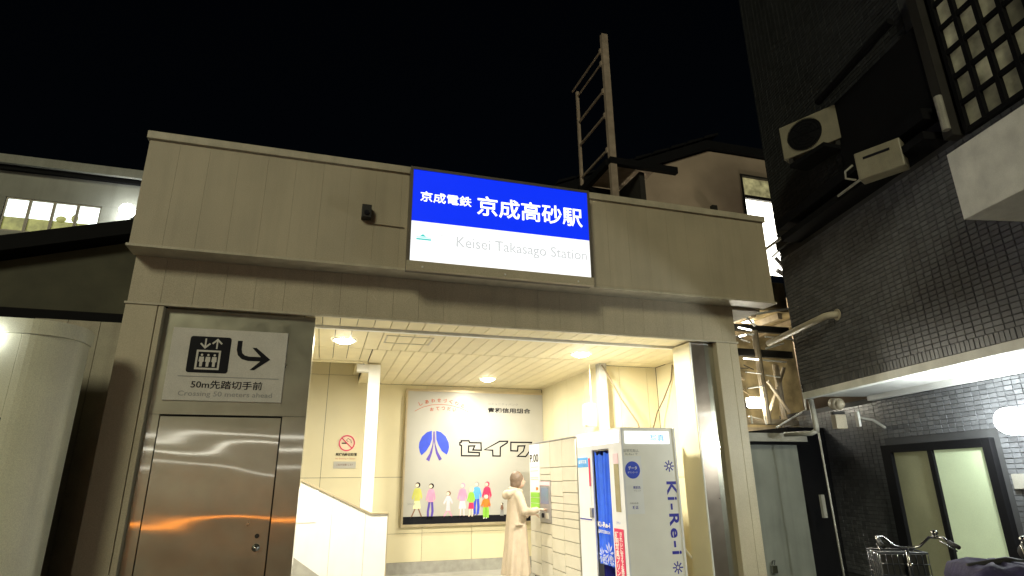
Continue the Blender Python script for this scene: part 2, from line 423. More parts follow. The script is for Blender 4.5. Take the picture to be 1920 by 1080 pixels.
# steel box around the utility door
MB().box(-1.598, 6.355, 2.115, -0.19, 6.70, 3.14).build('steel_panel', 'steel', st)
MB().box(-1.598, 6.355, -0.098, -1.498, 6.70, 2.112).build('steel_panel', 'steel', st)
MB().box(-0.412, 6.355, -0.098, -0.19, 6.70, 2.112).build('steel_panel', 'steel', st)
MB().box(-1.496, 6.40, -0.09, -0.414, 6.69, 2.11).build('door_void', 'joint', st)
# the door leaf: thin sheet, very slightly buckled
bm = MB()
nx, nz = 44, 70
def warp(u, v):
    return 0.0022 * math.sin(v * 9.0 + 0.9 * math.sin(u * 5.0)) * (0.5 + 0.5 * u) + 0.0016 * math.sin(v * 17 + u * 4.0) + 0.0011 * math.sin(u * 8 + v * 3)
gv = [[bm.bm.verts.new((-1.487 + 1.062 * i / nx, 6.352 + 0.26 * warp(i / nx, j / nz * 2.1), 2.095 * j / nz)) for i in range(nx + 1)] for j in range(nz + 1)]
for j in range(nz):
    for i in range(nx): bm.bm.faces.new((gv[j][i], gv[j][i + 1], gv[j + 1][i + 1], gv[j + 1][i]))
door = bm.build('door', 'steel', st, smooth=True)
MB().cyl((-0.52, 6.352, 1.02), (-0.52, 6.335, 1.02), 0.020).build('keyhole', 'darkm', door)
kb = MB(); kb.cyl((-0.52, 6.352, 0.92), (-0.52, 6.33, 0.92), 0.034); kb.ball((-0.52, 6.315, 0.92), 0.028)
kb.build('knob', 'chrome', door, smooth=True)
# right steel jamb (shutter guide)
MB().box(4.372, 6.352, -0.098, 4.565, 6.74, 3.14).build('shutter_guide', 'steel2', st)
MB().box(4.572, 6.36, -0.098, 4.697, 6.74, 3.14).build('shutter_guide', 'steel', st)
MB().box(4.358, 6.345, -0.098, 4.371, 6.362, 3.14).build('guide_edge', 'silver', st)
MB().box(4.352, 6.363, -0.098, 4.371, 6.745, 3.14).build('jamb_return', 'wall', st)
# soffit planks, in three bays
def planks(x0, x1, y0, y1, z, pitch=0.185):
    x = x0
    while x < x1 - 0.02:
        w = min(pitch, x1 - x)
        piece('soffit_plank', 'plank', st, x + 0.004, y0, z, w - 0.008, y1 - y0, 0.018)
        x += pitch
planks(-1.6, 4.7, FY + 0.04, 6.735, 3.166)
MB().box(-0.19, 6.742, 3.135, 4.40, 6.80, 3.20).build('shutter_rail', 'silver', st)
planks(-0.9, 4.98, 6.81, 7.92, 3.166)
planks(0.53, 4.02, 7.935, 10.90, 3.166)
planks(4.03, 4.95, 7.935, 8.215, 3.166)
planks(-0.9, 0.52, 7.935, 8.80, 3.166)
MB().box(-1.0, 6.76, 3.20, 5.0, 7.93, 3.30).build('ceiling_deck', 'joint', st)
MB().box(0.50, 7.931, 3.20, 4.95, 11.0, 3.30).build('ceiling_deck', 'joint', st)
MB().box(-1.0, 7.931, 3.20, 0.498, 8.85, 3.30).build('ceiling_deck', 'joint', st)
MB().box(0.50, 8.86, 3.14, 0.525, 10.9, 3.199).build('ceiling_edge', 'plank', st)
MB().box(-0.9, 8.81, 3.14, 0.498, 8.85, 3.199).build('ceiling_edge', 'plank', st)
# a ceiling access hatch and its frame, left bay
hb = MB(); hb.box(0.62, 7.05, 3.160, 1.20, 7.07, 3.165); hb.box(0.62, 7.45, 3.160, 1.20, 7.47, 3.165)
hb.box(0.62, 7.07, 3.160, 0.64, 7.45, 3.165); hb.box(1.18, 7.07, 3.160, 1.20, 7.45, 3.165); hb.build('access_hatch', 'coping', st)
# back wall with panels
MB().box(-2.0, 10.93, -0.1, 4.9, 11.1, 5.2).build('back_wall', 'joint', st)
rows = [(0.18, 0.63), (0.63, 1.55), (1.55, 3.30), (3.30, 5.0)]
for i in range(-2, 5):
    a = -0.006 + i * 0.877; b = min(a + 0.877, 4.0)
    for (r0, r1) in rows:
        if a > 0.6 and r0 > 3: continue
        t = r1 if not (a > 0.6 and r1 > 3.2) else 3.165
        piece('wall_panel', 'wall', st, a + 0.003, 10.905, r0 + 0.003, b - a - 0.006, 0.022, t - r0 - 0.006)
MB().box(0.9, 10.885, 0.0, 4.0, 10.93, 0.18).build('skirting_board', 'skirt', st)
# right wall
MB().box(4.03, 8.22, -0.1, 4.2, 10.93, 3.2).build('side_wall', 'joint', st)
for i in range(4):
    a = 8.20 + i * 0.71; b = min(a + 0.71, 10.9)
    for r0, r1 in ((0.0, 2.0), (2.0, 3.165)) if False else ((0.18, 3.165),):
        if b - a > 0.05: piece('wall_panel', 'wall', st, 4.003, a + 0.003, r0, 0.022, b - a - 0.006, r1 - r0)
MB().box(3.99, 8.2, 0.0, 4.02, 10.88, 0.176).build('skirting_board', 'skirt', st)
MB().box(4.21, 8.245, -0.1, 4.99, 8.4, 3.2).build('side_wall', 'joint', st)
for a, b in ((4.06, 4.31), (4.31, 4.79), (4.79, 4.96)):
    piece('wall_panel', 'wall', st, a + 0.003, 8.218, 0.0, b - a - 0.006, 0.022, 1.50)
    piece('wall_panel', 'wall', st, a + 0.003, 8.218, 1.506, b - a - 0.006, 0.022, 1.655)
MB().box(4.985, 6.74, -0.1, 5.1, 8.24, 3.2).build('side_wall', 'joint', st)
for a, b in ((6.76, 7.5), (7.5, 8.21)):
    piece('wall_panel', 'wall', st, 4.96, a + 0.003, 0.0, 0.022, b - a - 0.006, 1.50)
    piece('wall_panel', 'wall', st, 4.96, a + 0.003, 1.506, 0.022, b - a - 0.006, 1.655)
MB().box(4.70, 6.705, -0.098, 4.96, 6.75, 3.16).build('side_wall', 'wall', st)
MB().box(3.90, 8.06, 0.0, 4.02, 8.195, 3.165).build('corner_post', 'skirt', st, bevel=0.004)
# left side wall of the hall, hidden edge beyond the steel box
MB().box(-2.0, 6.72, -0.1, -0.92, 6.80, 5.0).build('side_wall', 'wall', st)
MB().box(-2.05, 6.81, -0.1, -1.95, 10.92, 5.2).build('side_wall', 'wall', st)
MB().box(-2.05, 6.75, 5.2, 0.5, 11.1, 5.3).build('ceiling_deck', 'plank', st)
MB().box(0.40, 8.86, 3.31, 0.50, 10.92, 5.19).build('stairwell_wall', 'wall', st)
MB().box(-1.94, 8.70, 3.31, 0.39, 8.84, 5.19).build('stairwell_wall', 'wall', st)
# white post and the stair parapet
MB().box(0.55, 8.87, 0.0, 0.72, 9.02, 3.138).build('white_post', 'white', st, bevel=0.006)
MB().box(0.38, 8.88, 3.03, 0.549, 9.0, 3.137).build('post_bracket', 'white', st)
par = MB(); par.prism([(-1.94, 8.70, 0.0), (-1.94, 8.70, 2.30), (-0.27, 8.70, 1.515), (0.69, 8.70, 1.062), (0.915, 8.70, 1.062), (0.915, 8.70, 0.0)], (0, 0.14, 0))
par.build('stair_parapet', 'white', st)
pc = MB(); pc.prism([(-1.94, 8.68, 2.303), (-1.94, 8.68, 2.325), (0.69, 8.68, 1.085), (0.93, 8.68, 1.085), (0.93, 8.68, 1.065), (0.688, 8.68, 1.065)], (0, 0.18, 0))
pc.build('parapet_cap', 'pframe', st)
pj = MB(); pj.box(0.181, 8.6975, 0.28, 0.186, 8.699, 1.30); pj.box(0.62, 8.6975, 0.02, 0.625, 8.699, 1.08); pj.build('panel_joint', 'skirt', st)
MB().box(0.917, 8.70, 0.0, 0.928, 8.845, 1.06).build('parapet_edge', 'pframe', st)
ps = MB(); ps.prism([(-1.6, 8.69, 0.0), (-1.6, 8.69, 1.55), (-0.26, 8.69, 0.58), (0.10, 8.69, 0.33), (0.58, 8.69, 0.0)], (0, 0.008, 0)); ps.build('sloped_skirting', 'skirt', st)
for i in range(12):
    xa = 0.85 - i * 0.235
    piece('stair_step', 'floor', st, xa - 0.235, 8.845, 0.0, 0.234, 2.05, 0.155 * (i + 1))

# downlights
def downlight(x, y, label, e=125):
    t = thing('ceiling_light', label, 'downlight', (x, y, 3.165), 0, 'recessed downlights in the hall ceiling')
    b = MB()
    b.tube([(x, y, 3.165), (x, y, 3.148)], [0.155, 0.145], 32, caps=False)
    b.tube([(x, y, 3.148), (x, y, 3.150)], [0.145, 0.118], 32, caps=False)
    b.build('trim_ring', 'white', t, smooth=True)
    l = MB(); l.ball((x, y, 3.158), 0.118, 24, 12, (1, 1, 0.38)); l.build('lens', 'e_lens', t, smooth=True)
    area('lamp', t, (x, y, 3.108), (0, 0, -1), e, 0.18, (1.0, 0.95, 0.80))
    return t
downlight(0.14, 7.42, 'round downlight in the plank ceiling above the steel wall edge, leftmost of three')
downlight(3.34, 7.46, 'round downlight in the plank ceiling above the photo booth, rightmost of three')
downlight(2.63, 9.86, 'round downlight deeper in the hall, just in front of the big poster', 50)

# ================================================================== STATION SIGN
sg = thing('station_sign', 'backlit blue and white station name sign hung on the beige fascia', 'sign', (1.75, 5.84, 3.66))
sx0, sx1, sz0, sz1, sy = 0.705, 2.79, 3.70, 4.78, 5.845
MB().box(sx0 - 0.028, sy + 0.041, sz0 - 0.09, sx1 + 0.028, 5.98, sz1 + 0.03).build('case', 'signframe', sg, bevel=0.006)
fr = MB()
fr.box(sx0 - 0.03, sy - 0.012, sz1, sx1 + 0.03, sy + 0.04, sz1 + 0.03)
fr.box(sx0 - 0.03, sy - 0.010, sz0, sx0, sy + 0.04, sz1); fr.box(sx1, sy - 0.010, sz0, sx1 + 0.03, sy + 0.04, sz1)
fr.build('frame', 'signframe', sg)
MB().box(sx0 - 0.032, sy - 0.012, sz0 - 0.10, sx1 + 0.032, sy + 0.04, sz0 - 0.001).build('bottom_lip', 'column', sg)  # lighter metal than the frame, painting the light on the lower lip
MB().box(sx0, sy, 4.163, sx1, sy + 0.01, sz1).build('blue_face', 'e_blue', sg)
MB().box(sx0, sy, sz0, sx1, sy + 0.01, 4.160).build('white_face', 'e_white', sg)
text('京成電鉄', 'e_letter', sg, (0.79, sy, 4.40), X_, Z_, 0.575, 0.125, bold=0.012, thick=0.004)
text('京成高砂駅', 'e_letter', sg, (1.43, sy, 4.315), X_, Z_, 1.285, 0.245, bold=0.013, thick=0.004)
text('Keisei Takasago Station', 'e_faint', sg, (1.20, sy, 3.865), X_, Z_, 1.55, 0.165, bold=0.012, thick=0.004)
text('KS\n10', 'e_faint', sg, (1.03, sy, 3.925), X_, Z_, 0.085, 0.12, thick=0.004, align='CENTER')
lg = MB(); lg.box(0.765, sy - 0.003, 3.945, 0.925, sy - 0.001, 3.962); lg.box(0.765, sy - 0.003, 3.972, 0.925, sy - 0.001, 3.978)
lg.prism([(0.80, sy - 0.003, 3.985), (0.835, sy - 0.003, 4.015), (0.87, sy - 0.003, 3.985)], (0, 0.002, 0)); lg.build('emblem', 'e_teal', sg)
for bx in (0.84, 1.75, 2.62):
    MB().ball((bx, sy - 0.014, 3.635), 0.011, 12, 8).build('bolt', 'silver', sg, smooth=True)

# small camera with conduit on the fascia
fc = thing('wall_sensor', 'small dark box sensor on the beige fascia left of the blue sign', 'sensor', (0.235, 6.0, 4.16))
MB().box(0.185, 5.90, 4.165, 0.285, 5.998, 4.315).build('casing', 'darkm', fc, bevel=0.006)
MB().cyl((0.235, 5.90, 4.215), (0.235, 5.885, 4.215), 0.026).build('lens', 'black', fc)
MB().tube([(0.27, 5.985, 4.165), (0.33, 5.985, 4.135), (0.64, 5.985, 4.13)], 0.007, 6).build('conduit', 'fascia', fc)

# ================================================================== LIFT SIGN
ls = thing('lift_sign', 'pale plate with lift pictogram and bent arrow above the steel door', 'sign', (-0.97, 6.33, 2.24))
LY = 6.338
MB().box(-1.50, LY, 2.245, -0.44, LY + 0.014, 2.955).build('plate', 'plate', ls, bevel=0.003)
def rrect(x0, x1, z0, z1, r, n=5):
    P = []
    for cx, cz, a in ((x1 - r, z1 - r, 0), (x0 + r, z1 - r, 90), (x0 + r, z0 + r, 180), (x1 - r, z0 + r, 270)):
        for k in range(n + 1): P.append((cx + r * math.cos(R(a + 90 * k / n)), cz + r * math.sin(R(a + 90 * k / n))))
    return P
poly('pictogram_square', 'black', ls, rrect(-1.335, -0.965, 2.515, 2.875, 0.025), LY - 0.003, 0.0025)
w_ = MB()
stroke_mb(w_, [(-1.255, 2.555), (-1.255, 2.73), (-1.055, 2.73), (-1.055, 2.555)], 0.018, LY - 0.0055, 0.002, closed=True)
stroke_mb(w_, [(-1.195, 2.855), (-1.195, 2.765)], 0.014, LY - 0.0055); stroke_mb(w_, [(-1.238, 2.805), (-1.195, 2.762), (-1.152, 2.805)], 0.016, LY - 0.0065)
stroke_mb(w_, [(-1.09, 2.755), (-1.09, 2.845)], 0.014, LY - 0.0055); stroke_mb(w_, [(-1.133, 2.805), (-1.09, 2.848), (-1.047, 2.805)], 0.016, LY - 0.0065)
for cx in (-1.212, -1.155, -1.098):
    w_.prism([(a, LY - 0.0055, b) for a, b in circ(cx, 2.690, 0.011, 12)], (0, 0.002, 0))
    w_.prism([(cx + dx, LY - 0.0055, 2.0 + z) for dx, z in ((-0.020, 0.672), (0.020, 0.672), (0.023, 0.625), (0.013, 0.620), (0.012, 0.575), (-0.012, 0.575), (-0.013, 0.620), (-0.023, 0.625))], (0, 0.002, 0))
w_.build('pictogram', 'plate', ls)
ar = MB()
stroke_mb(ar, [(-0.885, 2.85), (-0.885, 2.76), (-0.872, 2.715), (-0.84, 2.685), (-0.79, 2.672), (-0.62, 2.672)], 0.044, LY - 0.003)
ar.prism([(a, LY - 0.0042, b) for a, b in ((-0.765, 2.785), (-0.725, 2.785), (-0.585, 2.672), (-0.725, 2.560), (-0.765, 2.560), (-0.655, 2.672))], (0, 0.001, 0))
ar.build('arrow', 'black', ls)
MB().box(-1.395, LY - 0.003, 2.474, -0.485, LY - 0.001, 2.481).build('rule_line', 'greyp', ls)
text('50m先踏切手前', 'black', ls, (-1.27, LY, 2.362), X_, Z_, 0.64, 0.082, bold=0.012, thick=0.002)
text('Crossing 50 meters ahead', 'greyp', ls, (-1.37, LY, 2.275), X_, Z_, 0.84, 0.062, bold=0.006, thick=0.002)

# ================================================================== POSTER
po = thing('wall_poster', 'large framed cream bank poster with blue logo and walking cartoon people', 'poster', (2.69, 10.9, 0.74))
PY = 10.862
MB().box(1.40, PY, 0.775, 4.0, PY + 0.04, 3.05).build('board', 'poster', po)
pf = MB(); pf.box(1.37, PY - 0.02, 3.05, 3.998, PY + 0.04, 3.09); pf.box(1.37, PY - 0.02, 0.735, 3.998, PY + 0.04, 0.775)
pf.box(1.365, PY - 0.022, 0.735, 1.40, PY + 0.04, 3.09); pf.build('frame', 'pframe', po)
py = PY - 0.003
poly('ground_band', 'black', po, [(1.401, 0.776), (3.99, 0.776), (3.99, 0.89), (1.401, 0.90)], py)
lgm = MB()
for pts in ([(1.857, 2.346), (1.765, 2.319), (1.682, 2.242), (1.636, 2.139), (1.63, 2.057), (1.65, 1.975), (1.683, 1.918), (1.762, 1.989), (1.83, 2.099), (1.862, 2.196)],
            [(1.934, 2.347), (2.024, 2.323), (2.113, 2.247), (2.167, 2.143), (2.179, 2.06), (2.166, 1.99), (2.139, 1.929), (2.048, 1.99), (1.98, 2.1), (1.941, 2.196)],
            ):
    lgm.prism([(a, py, b) for a, b in pts], (0, 0.002, 0))
lgm.build('logo', 'cobalt', po)
lg2 = MB()
for pts in ([(1.882, 2.335), (1.895, 2.335), (1.895, 2.154), (1.876, 1.976), (1.825, 1.813), (1.767, 1.847), (1.827, 1.948), (1.875, 2.113)],
            [(1.900, 2.335), (1.911, 2.335), (1.926, 2.113), (1.976, 1.976), (2.052, 1.853), (2.002, 1.826), (1.941, 1.949), (1.902, 2.154)]):
    lg2.prism([(a, py, b) for a, b in pts], (0, 0.002, 0))
lg2.build('logo', 'purplep', po)
se = [(2.401, 2.175), (2.544, 2.176), (2.557, 2.143), (2.773, 2.14), (2.779, 2.009), (2.621, 2.013), (2.654, 2.086), (2.54, 2.082), (2.538, 1.975), (2.745, 1.965), (2.742, 1.909), (2.41, 1.911), (2.407, 2.089), (2.376, 2.1), (2.375, 2.144), (2.404, 2.151)]
ii = [(3.133, 2.171), (3.287, 2.173), (3.276, 2.144), (3.145, 2.065), (3.141, 1.906), (3.0, 1.909), (2.996, 2.01), (2.839, 2.018)]
wa = [(3.349, 2.155), (3.76, 2.155), (3.744, 2.118), (3.718, 1.996), (3.638, 1.898), (3.479, 1.903), (3.592, 1.995), (3.625, 2.093), (3.488, 2.088), (3.479, 1.998), (3.347, 2.002)]
km = MB(); [stroke_mb(km, q, 0.025, py, closed=True) for q in (se, ii, wa)]; km.build('lettering', 'black', po)
ac = MB(); stroke_mb(ac, [(1.529, 2.686), (1.61, 2.732), (1.691, 2.768), (1.835, 2.808), (2.01, 2.822), (2.188, 2.809), (2.368, 2.763), (2.45, 2.733), (2.519, 2.698)], 0.009, py); ac.build('arc_line', 'redbrown', po)
chs = 'しあわせづくりの'
for i, c in enumerate(chs):
    a = (i - 3.5) * 0.108; dz = -0.55 * a * a
    ang = -1.05 * a
    U = Vector((math.cos(ang), 0, math.sin(ang))); V = Vector((-math.sin(ang), 0, math.cos(ang)))
    text(c, 'redbrown', po, (2.03 + a - 0.036, py, 2.86 + dz), U, V, 0.066, 0.070, bold=0.025)
for i, c in enumerate('おてつだい'):
    text(c, 'redbrown', po, (1.81 + i * 0.105, py, 2.718 - 0.5 * (i * .105 - .21) ** 2), X_, Z_, 0.066, 0.064, bold=0.025)
text('コミュニティバンク', 'greyp', po, (2.90, py, 2.83), X_, Z_, 0.60, 0.045, bold=0.015)
text('青和信用組合', 'black', po, (2.90, py, 2.69), X_, Z_, 0.85, 0.095, bold=0.022)
text('SEIWA', 'greyp', po, (1.47, py, 1.09), X_, Z_, 0.14, 0.03)
def figure(cx, zt, zf, hair, top, bottom, legc, k=1.0, skirt=False, lean=0.0, arm=0.0, hat=None):
    """flat printed walking figure, one person of the poster's drawing"""
    h = zt - zf; W = 0.055 * h / 0.6 * k * 1.2
    root = poly('cartoon_figure', top, po, [(cx - W * .9, zf + h * .80), (cx - W * .45, zf + h * .84), (cx + W * .45, zf + h * .84), (cx + W * .9, zf + h * .80), (cx + W * 1.35 + arm, zf + h * .58), (cx + W * 1.0 + arm, zf + h * .50), (cx + W * .7, zf + h * .66), (cx + W * .75, zf + h * .48), (cx - W * .75, zf + h * .48), (cx - W * .7, zf + h * .66), (cx - W * 1.1 - arm, zf + h * .50), (cx - W * 1.45 - arm, zf + h * .56)], py)
    if skirt:
        poly('skirt_print', bottom, root, [(cx - W * .7, zf + h * .477), (cx + W * .7, zf + h * .477), (cx + W * 1.0, zf + h * .26), (cx - W * 1.0, zf + h * .26)], py)
        l = MB(); stroke_mb(l, [(cx - W * .45, zf + h * .258), (cx - W * .55 - lean, zf + h * .04), (cx - W * .9 - lean, zf)], 0.022, py); stroke_mb(l, [(cx + W * .4, zf + h * .258), (cx + W * .5 + lean, zf + h * .04), (cx + W * .2 + lean, zf)], 0.022, py); l.build('leg_print', legc, root)
    else:
        l = MB(); stroke_mb(l, [(cx - W * .36, zf + h * .478), (cx - W * .42 - lean, zf + h * .22), (cx - W * .35 - lean, zf + h * .03)], 0.040 * k, py); stroke_mb(l, [(cx + W * .36, zf + h * .478), (cx + W * .42 + lean * .5, zf + h * .22), (cx + W * .30, zf + h * .03)], 0.040 * k, py); l.build('leg_print', bottom, root)
        s = MB(); stroke_mb(s, [(cx - W * .35 - lean, zf + h * .028), (cx - W * .8 - lean, zf)], 0.018, py); stroke_mb(s, [(cx + W * .30, zf + h * .028), (cx - W * .05, zf)], 0.018, py); s.build('shoe_print', legc, root)
    r = 0.036 * h / 0.6 * (1.25 if h < .5 else 1)
    poly('hair_print', hair, root, circ(cx + .004, zf + h * .928, r * 1.25, 18), py)
    poly('face_print', 'skinp', root, circ(cx - .008, zf + h * .918, r * .85, 16), py - 0.003)
figure(1.635, 1.46, 0.875, 'black', 'lime', 'palelime', 'brownp', 1.05, True, 0.05)
figure(1.875, 1.44, 0.85, 'black', 'pink', 'purplep', 'navy', 0.95, False, 0.02)
figure(2.185, 1.30, 0.87, 'brownp', 'palepink', 'palepink', 'pink', 0.85, True, 0.05, 0.03)
figure(2.44, 1.44, 0.86, 'pink', 'pink', 'palepink', 'palepink', 1.05, True, 0.0)
figure(2.70, 1.46, 0.90, 'greyp', 'sky_', 'cobalt', 'navy', 1.1, False, 0.01)
py -= 0.005
figure(2.60, 1.36, 0.88, 'palelime', 'green', 'red', 'skinp', 1.0, True, 0.0)
figure(2.89, 1.46, 0.90, 'red', 'red', 'red', 'palepink', 1.05, True, 0.0)
py -= 0.005
figure(2.87, 1.23, 0.84, 'skinp', 'orange', 'green', 'whitep', 1.5, False, 0.0)
figure(3.17, 1.09, 0.87, 'black', 'brownp', 'greyp', 'black', 0.9, False, 0.01)

# ================================================================== NO SMOKING SIGN and notice
ns = thing('no_smoking_sign', 'red ring no smoking sticker on the cream wall left of the white post', 'sign', (0.37, 10.88, 1.78))
NY = 10.898
poly('pale_disc', 'skinp', ns, circ(0.385, 2.12, 0.150), NY, 0.003)
ring = MB(); stroke_mb(ring, circ(0.385, 2.12, 0.125, 32), 0.020, NY - 0.003, closed=True); stroke_mb(ring, [(0.30, 2.20), (0.47, 2.04)], 0.018, NY - 0.0055); ring.build('ring', 'red', ns)
cg = MB(); cg.box(0.30, NY - 0.005, 2.108, 0.39, NY - 0.003, 2.128); cg.build('cigarette', 'black', ns)
sm = MB(); stroke_mb(sm, [(0.46, 2.12), (0.45, 2.17), (0.40, 2.20), (0.375, 2.17), (0.41, 2.14)], 0.009, NY - 0.005); sm.build('smoke', 'brownp', ns)
text('駅構内終日禁煙', 'black', ns, (0.215, NY, 1.905), X_, Z_, 0.35, 0.052, bold=0.03, thick=0.004)
text('No Smoking in Station', 'redbrown', ns, (0.215, NY, 1.845), X_, Z_, 0.33, 0.03, thick=0.004)
poly('note_strip', 'poster', ns, [(0.19, 1.70), (0.56, 1.70), (0.56, 1.815), (0.19, 1.815)], NY, 0.004)
text('ご協力をお願いします', 'brownp', ns, (0.24, NY - 0.002, 1.745), X_, Z_, 0.27, 0.032, thick=0.004)
nt_ = thing('paper_notice', 'white paper timetable notice pasted on the stair parapet', 'notice', (-0.16, 8.69, 0.97))
MB().box(-0.33, 8.692, 0.985, -0.01, 8.698, 1.385).build('sheet', 'whitep', nt_)
nl = MB()
for i in range(4): nl.box(-0.19 + 0.022 * i, 8.690, 1.05 + 0.03 * (i % 2), -0.185 + 0.022 * i, 8.6915, 1.28)
nl.box(-0.30, 8.690, 1.325, -0.05, 8.6915, 1.33); nl.build('printed_lines', 'sky_', nt_)

# ================================================================== LOCKERS
lk = thing('coin_lockers', 'cream parcel lockers with a touch terminal behind the photo booth', 'lockers', (3.68, 8.83, 0.0))
LX = 3.36
MB().box(LX + 0.02, 7.845, 0.05, 3.985, 9.83, 2.05).build('cabinet', 'lockframe', lk)
MB().box(LX + 0.05, 7.86, 0.0, 3.98, 9.81, 0.049).build('plinth', 'darkm', lk)
MB().box(LX - 0.005, 7.84, 2.051, 3.985, 9.835, 2.068).build('top_cover', 'term', lk)
cols = [(9.335, 9.83), (8.855, 9.335), (8.365, 8.855), (7.845, 8.365)]
def ldoor(c, z0, z1, m='locker'):
    return piece('locker_door', m, lk, LX, cols[c][0] + 0.005, z0 + 0.005, 0.018, cols[c][1] - cols[c][0] - 0.010, z1 - z0 - 0.010, bev=0.003)
for c, zs in ((2, [0.07, 0.25, 0.48, 0.665, 0.85, 0.95, 1.055, 1.155, 1.25, 1.46, 1.66, 2.05]), (3, [0.07, 0.34, 0.50, 0.67, 0.85, 0.96, 1.057, 1.155, 1.31, 1.467, 1.66, 2.05]),
              (1, [0.07, 0.30, 0.52, 0.70]), (0, [0.07, 0.25, 0.48, 0.70, 0.98])):
    for a, b in zip(zs, zs[1:]): ldoor(c, a, b)
ldoor(1, 1.66, 2.05); ldoor(1, 1.56, 1.66); ldoor(1, 1.47, 1.56); ldoor(1, 0.70, 0.855)
pl_ = MB().box(LX, 9.34, 0.985, LX + 0.018, 9.825, 2.045).build('info_panel', 'whitep', lk)
NYv = -Y_
text('P.00', 'black', lk, (LX - 0.001, 9.80, 1.76), NYv, Z_, 0.42, 0.13, bold=0.02)
for z in (1.68, 1.62, 1.52, 1.49):
    MB().box(LX - 0.002, 9.40, z, LX - 0.0005, 9.78, z + 0.008).build('printed_lines', 'greyp', pl_)
for i in range(3):
    MB().box(LX - 0.004, 9.36, 1.045 + i * 0.085, LX - 0.0005, 9.79, 1.122 + i * 0.085).build('green_label', 'green', pl_)
MB().box(LX - 0.004, 9.42, 1.325, LX - 0.0005, 9.52, 1.37).build('orange_label', 'orange', pl_)
tm = MB().box(LX - 0.012, 8.86, 0.86, LX + 0.018, 9.33, 1.465).build('terminal', 'term', lk, bevel=0.004)
MB().box(LX - 0.016, 8.93, 1.13, LX - 0.0125, 9.26, 1.37).build('screen', 'screen', tm)
MB().box(LX - 0.016, 8.88, 1.40, LX - 0.0125, 9.31, 1.455).build('terminal_header', 'palepink', tm)
MB().cyl((LX - 0.012, 9.18, 0.96), (LX - 0.03, 9.18, 0.96), 0.035).build('card_reader', 'black', tm)
MB().box(LX - 0.02, 8.95, 0.92, LX - 0.012, 9.06, 1.00).build('keypad', 'locker', tm)

# ================================================================== PHOTO BOOTH
pb = thing('photo_booth', 'white identity photo booth with blue curtain and blue vertical lettering', 'photo booth', (3.75, 7.15, 0.0))
BX0, BX1, BY0, BY1, BZ = 3.375, 4.11, 6.50, 7.82, 2.08
MB().box(BX0 + 0.02, BY0 + 0.015, 0.0, BX1, BY0 + 0.05, BZ).build('front_panel', 'boothfront', pb)
MB().box(BX0 + 0.10, BY1 - 0.04, 0.0, BX1, BY1, BZ).build('back_panel', 'booth', pb)
MB().box(BX1 - 0.03, BY0 + 0.051, 0.0, BX1, BY1 - 0.041, BZ).build('side_panel', 'booth', pb)
MB().box(BX0 + 0.02, BY0 + 0.051, BZ - 0.03, BX1 - 0.031, BY1 - 0.041, BZ).build('roof_panel', 'booth', pb)
sd = MB()   # curtain side frame around the opening (y 6.85..7.34)
sd.box(BX0, BY0 + 0.001, 0.0, BX0 + 0.02, 6.845, BZ); sd.box(BX0, 7.345, 0.0, BX0 + 0.02, BY1, BZ); sd.box(BX0, 6.846, 1.85, BX0 + 0.02, 7.344, BZ)
sd.build('side_panel', 'booth', pb)
MB().box(BX0 + 0.001, BY0 - 0.002, 0.0, BX0 + 0.021, BY0 + 0.0145, BZ).build('corner_trim', 'booth', pb)
MB().box(BX1 - 0.02, BY0 - 0.003, 0.0, BX1 + 0.004, BY0 + 0.014, BZ).build('corner_trim', 'boothpanel', pb)
# inside dark
MB().box(BX0 + 0.12, 7.36, 0.0, BX1 - 0.035, 7.40, 2.0).build('partition', 'navy', pb)
st_ = MB(); st_.cyl((3.75, 7.05, 0.0), (3.75, 7.05, 0.42), 0.03); st_.cyl((3.75, 7.05, 0.42), (3.75, 7.05, 0.47), 0.16); st_.build('stool', 'darkm', pb)
# lightboxes
MB().box(BX0 - 0.008, BY0 + 0.05, 1.905, BX0 - 0.0005, BY1 - 0.05, 2.045).build('light_box', 'e_box', pb, bevel=0.003)
MB().box(BX0 + 0.055, BY0 + 0.005, 1.89, BX1 - 0.075, BY0 + 0.0145, 2.035).build('light_box', 'e_box', pb, bevel=0.003)
text('写真', 'e_skyl', pb, (3.765, BY0 + 0.005, 1.915), X_, Z_, 0.20, 0.085, bold=0.006, thick=0.003)
text('証明', 'e_pale', pb, (3.52, BY0 + 0.005, 1.915), X_, Z_, 0.20, 0.085, bold=0.0, thick=0.003)
text('写真', 'sky_', pb, (BX0 - 0.008, 7.73, 1.965), NYv, Z_, 0.07, 0.035, thick=0.003)
fy = BY0 + 0.015
MB().box(3.405, fy - 0.003, 1.10, 3.63, fy - 0.0005, 1.745).build('info_sheet', 'boothpanel', pb)
text('証明写真は、', 'greyp', pb, (3.405, fy, 1.79), X_, Z_, 0.21, 0.036, thick=0.003)
text('Ki-Re-i で', 'greyp', pb, (3.43, fy, 1.755), X_, Z_, 0.16, 0.026, thick=0.003)
bd = MB(); bd.prism([(a, fy - 0.005, b) for a, b in circ(3.508, 1.588, 0.098, 36)], (0, 0.0015, 0)); bd.build('badge', 'cobalt', pb)
text('データ', 'whitep', pb, (3.452, fy - 0.005, 1.59), X_, Z_, 0.115, 0.042, bold=0.02, thick=0.002)
text('ダウンロード', 'whitep', pb, (3.440, fy - 0.005, 1.55), X_, Z_, 0.13, 0.022, thick=0.002)
text('美肌色', 'navy', pb, (3.50, fy - 0.003, 1.375), X_, Z_, 0.095, 0.034, bold=0.01, thick=0.002)
text('チェック', 'greyp', pb, (3.51, fy - 0.003, 1.345), X_, Z_, 0.085, 0.020, thick=0.002)
text('自動画像', 'greyp', pb, (3.445, fy - 0.003, 1.21), X_, Z_, 0.11, 0.018, thick=0.002)
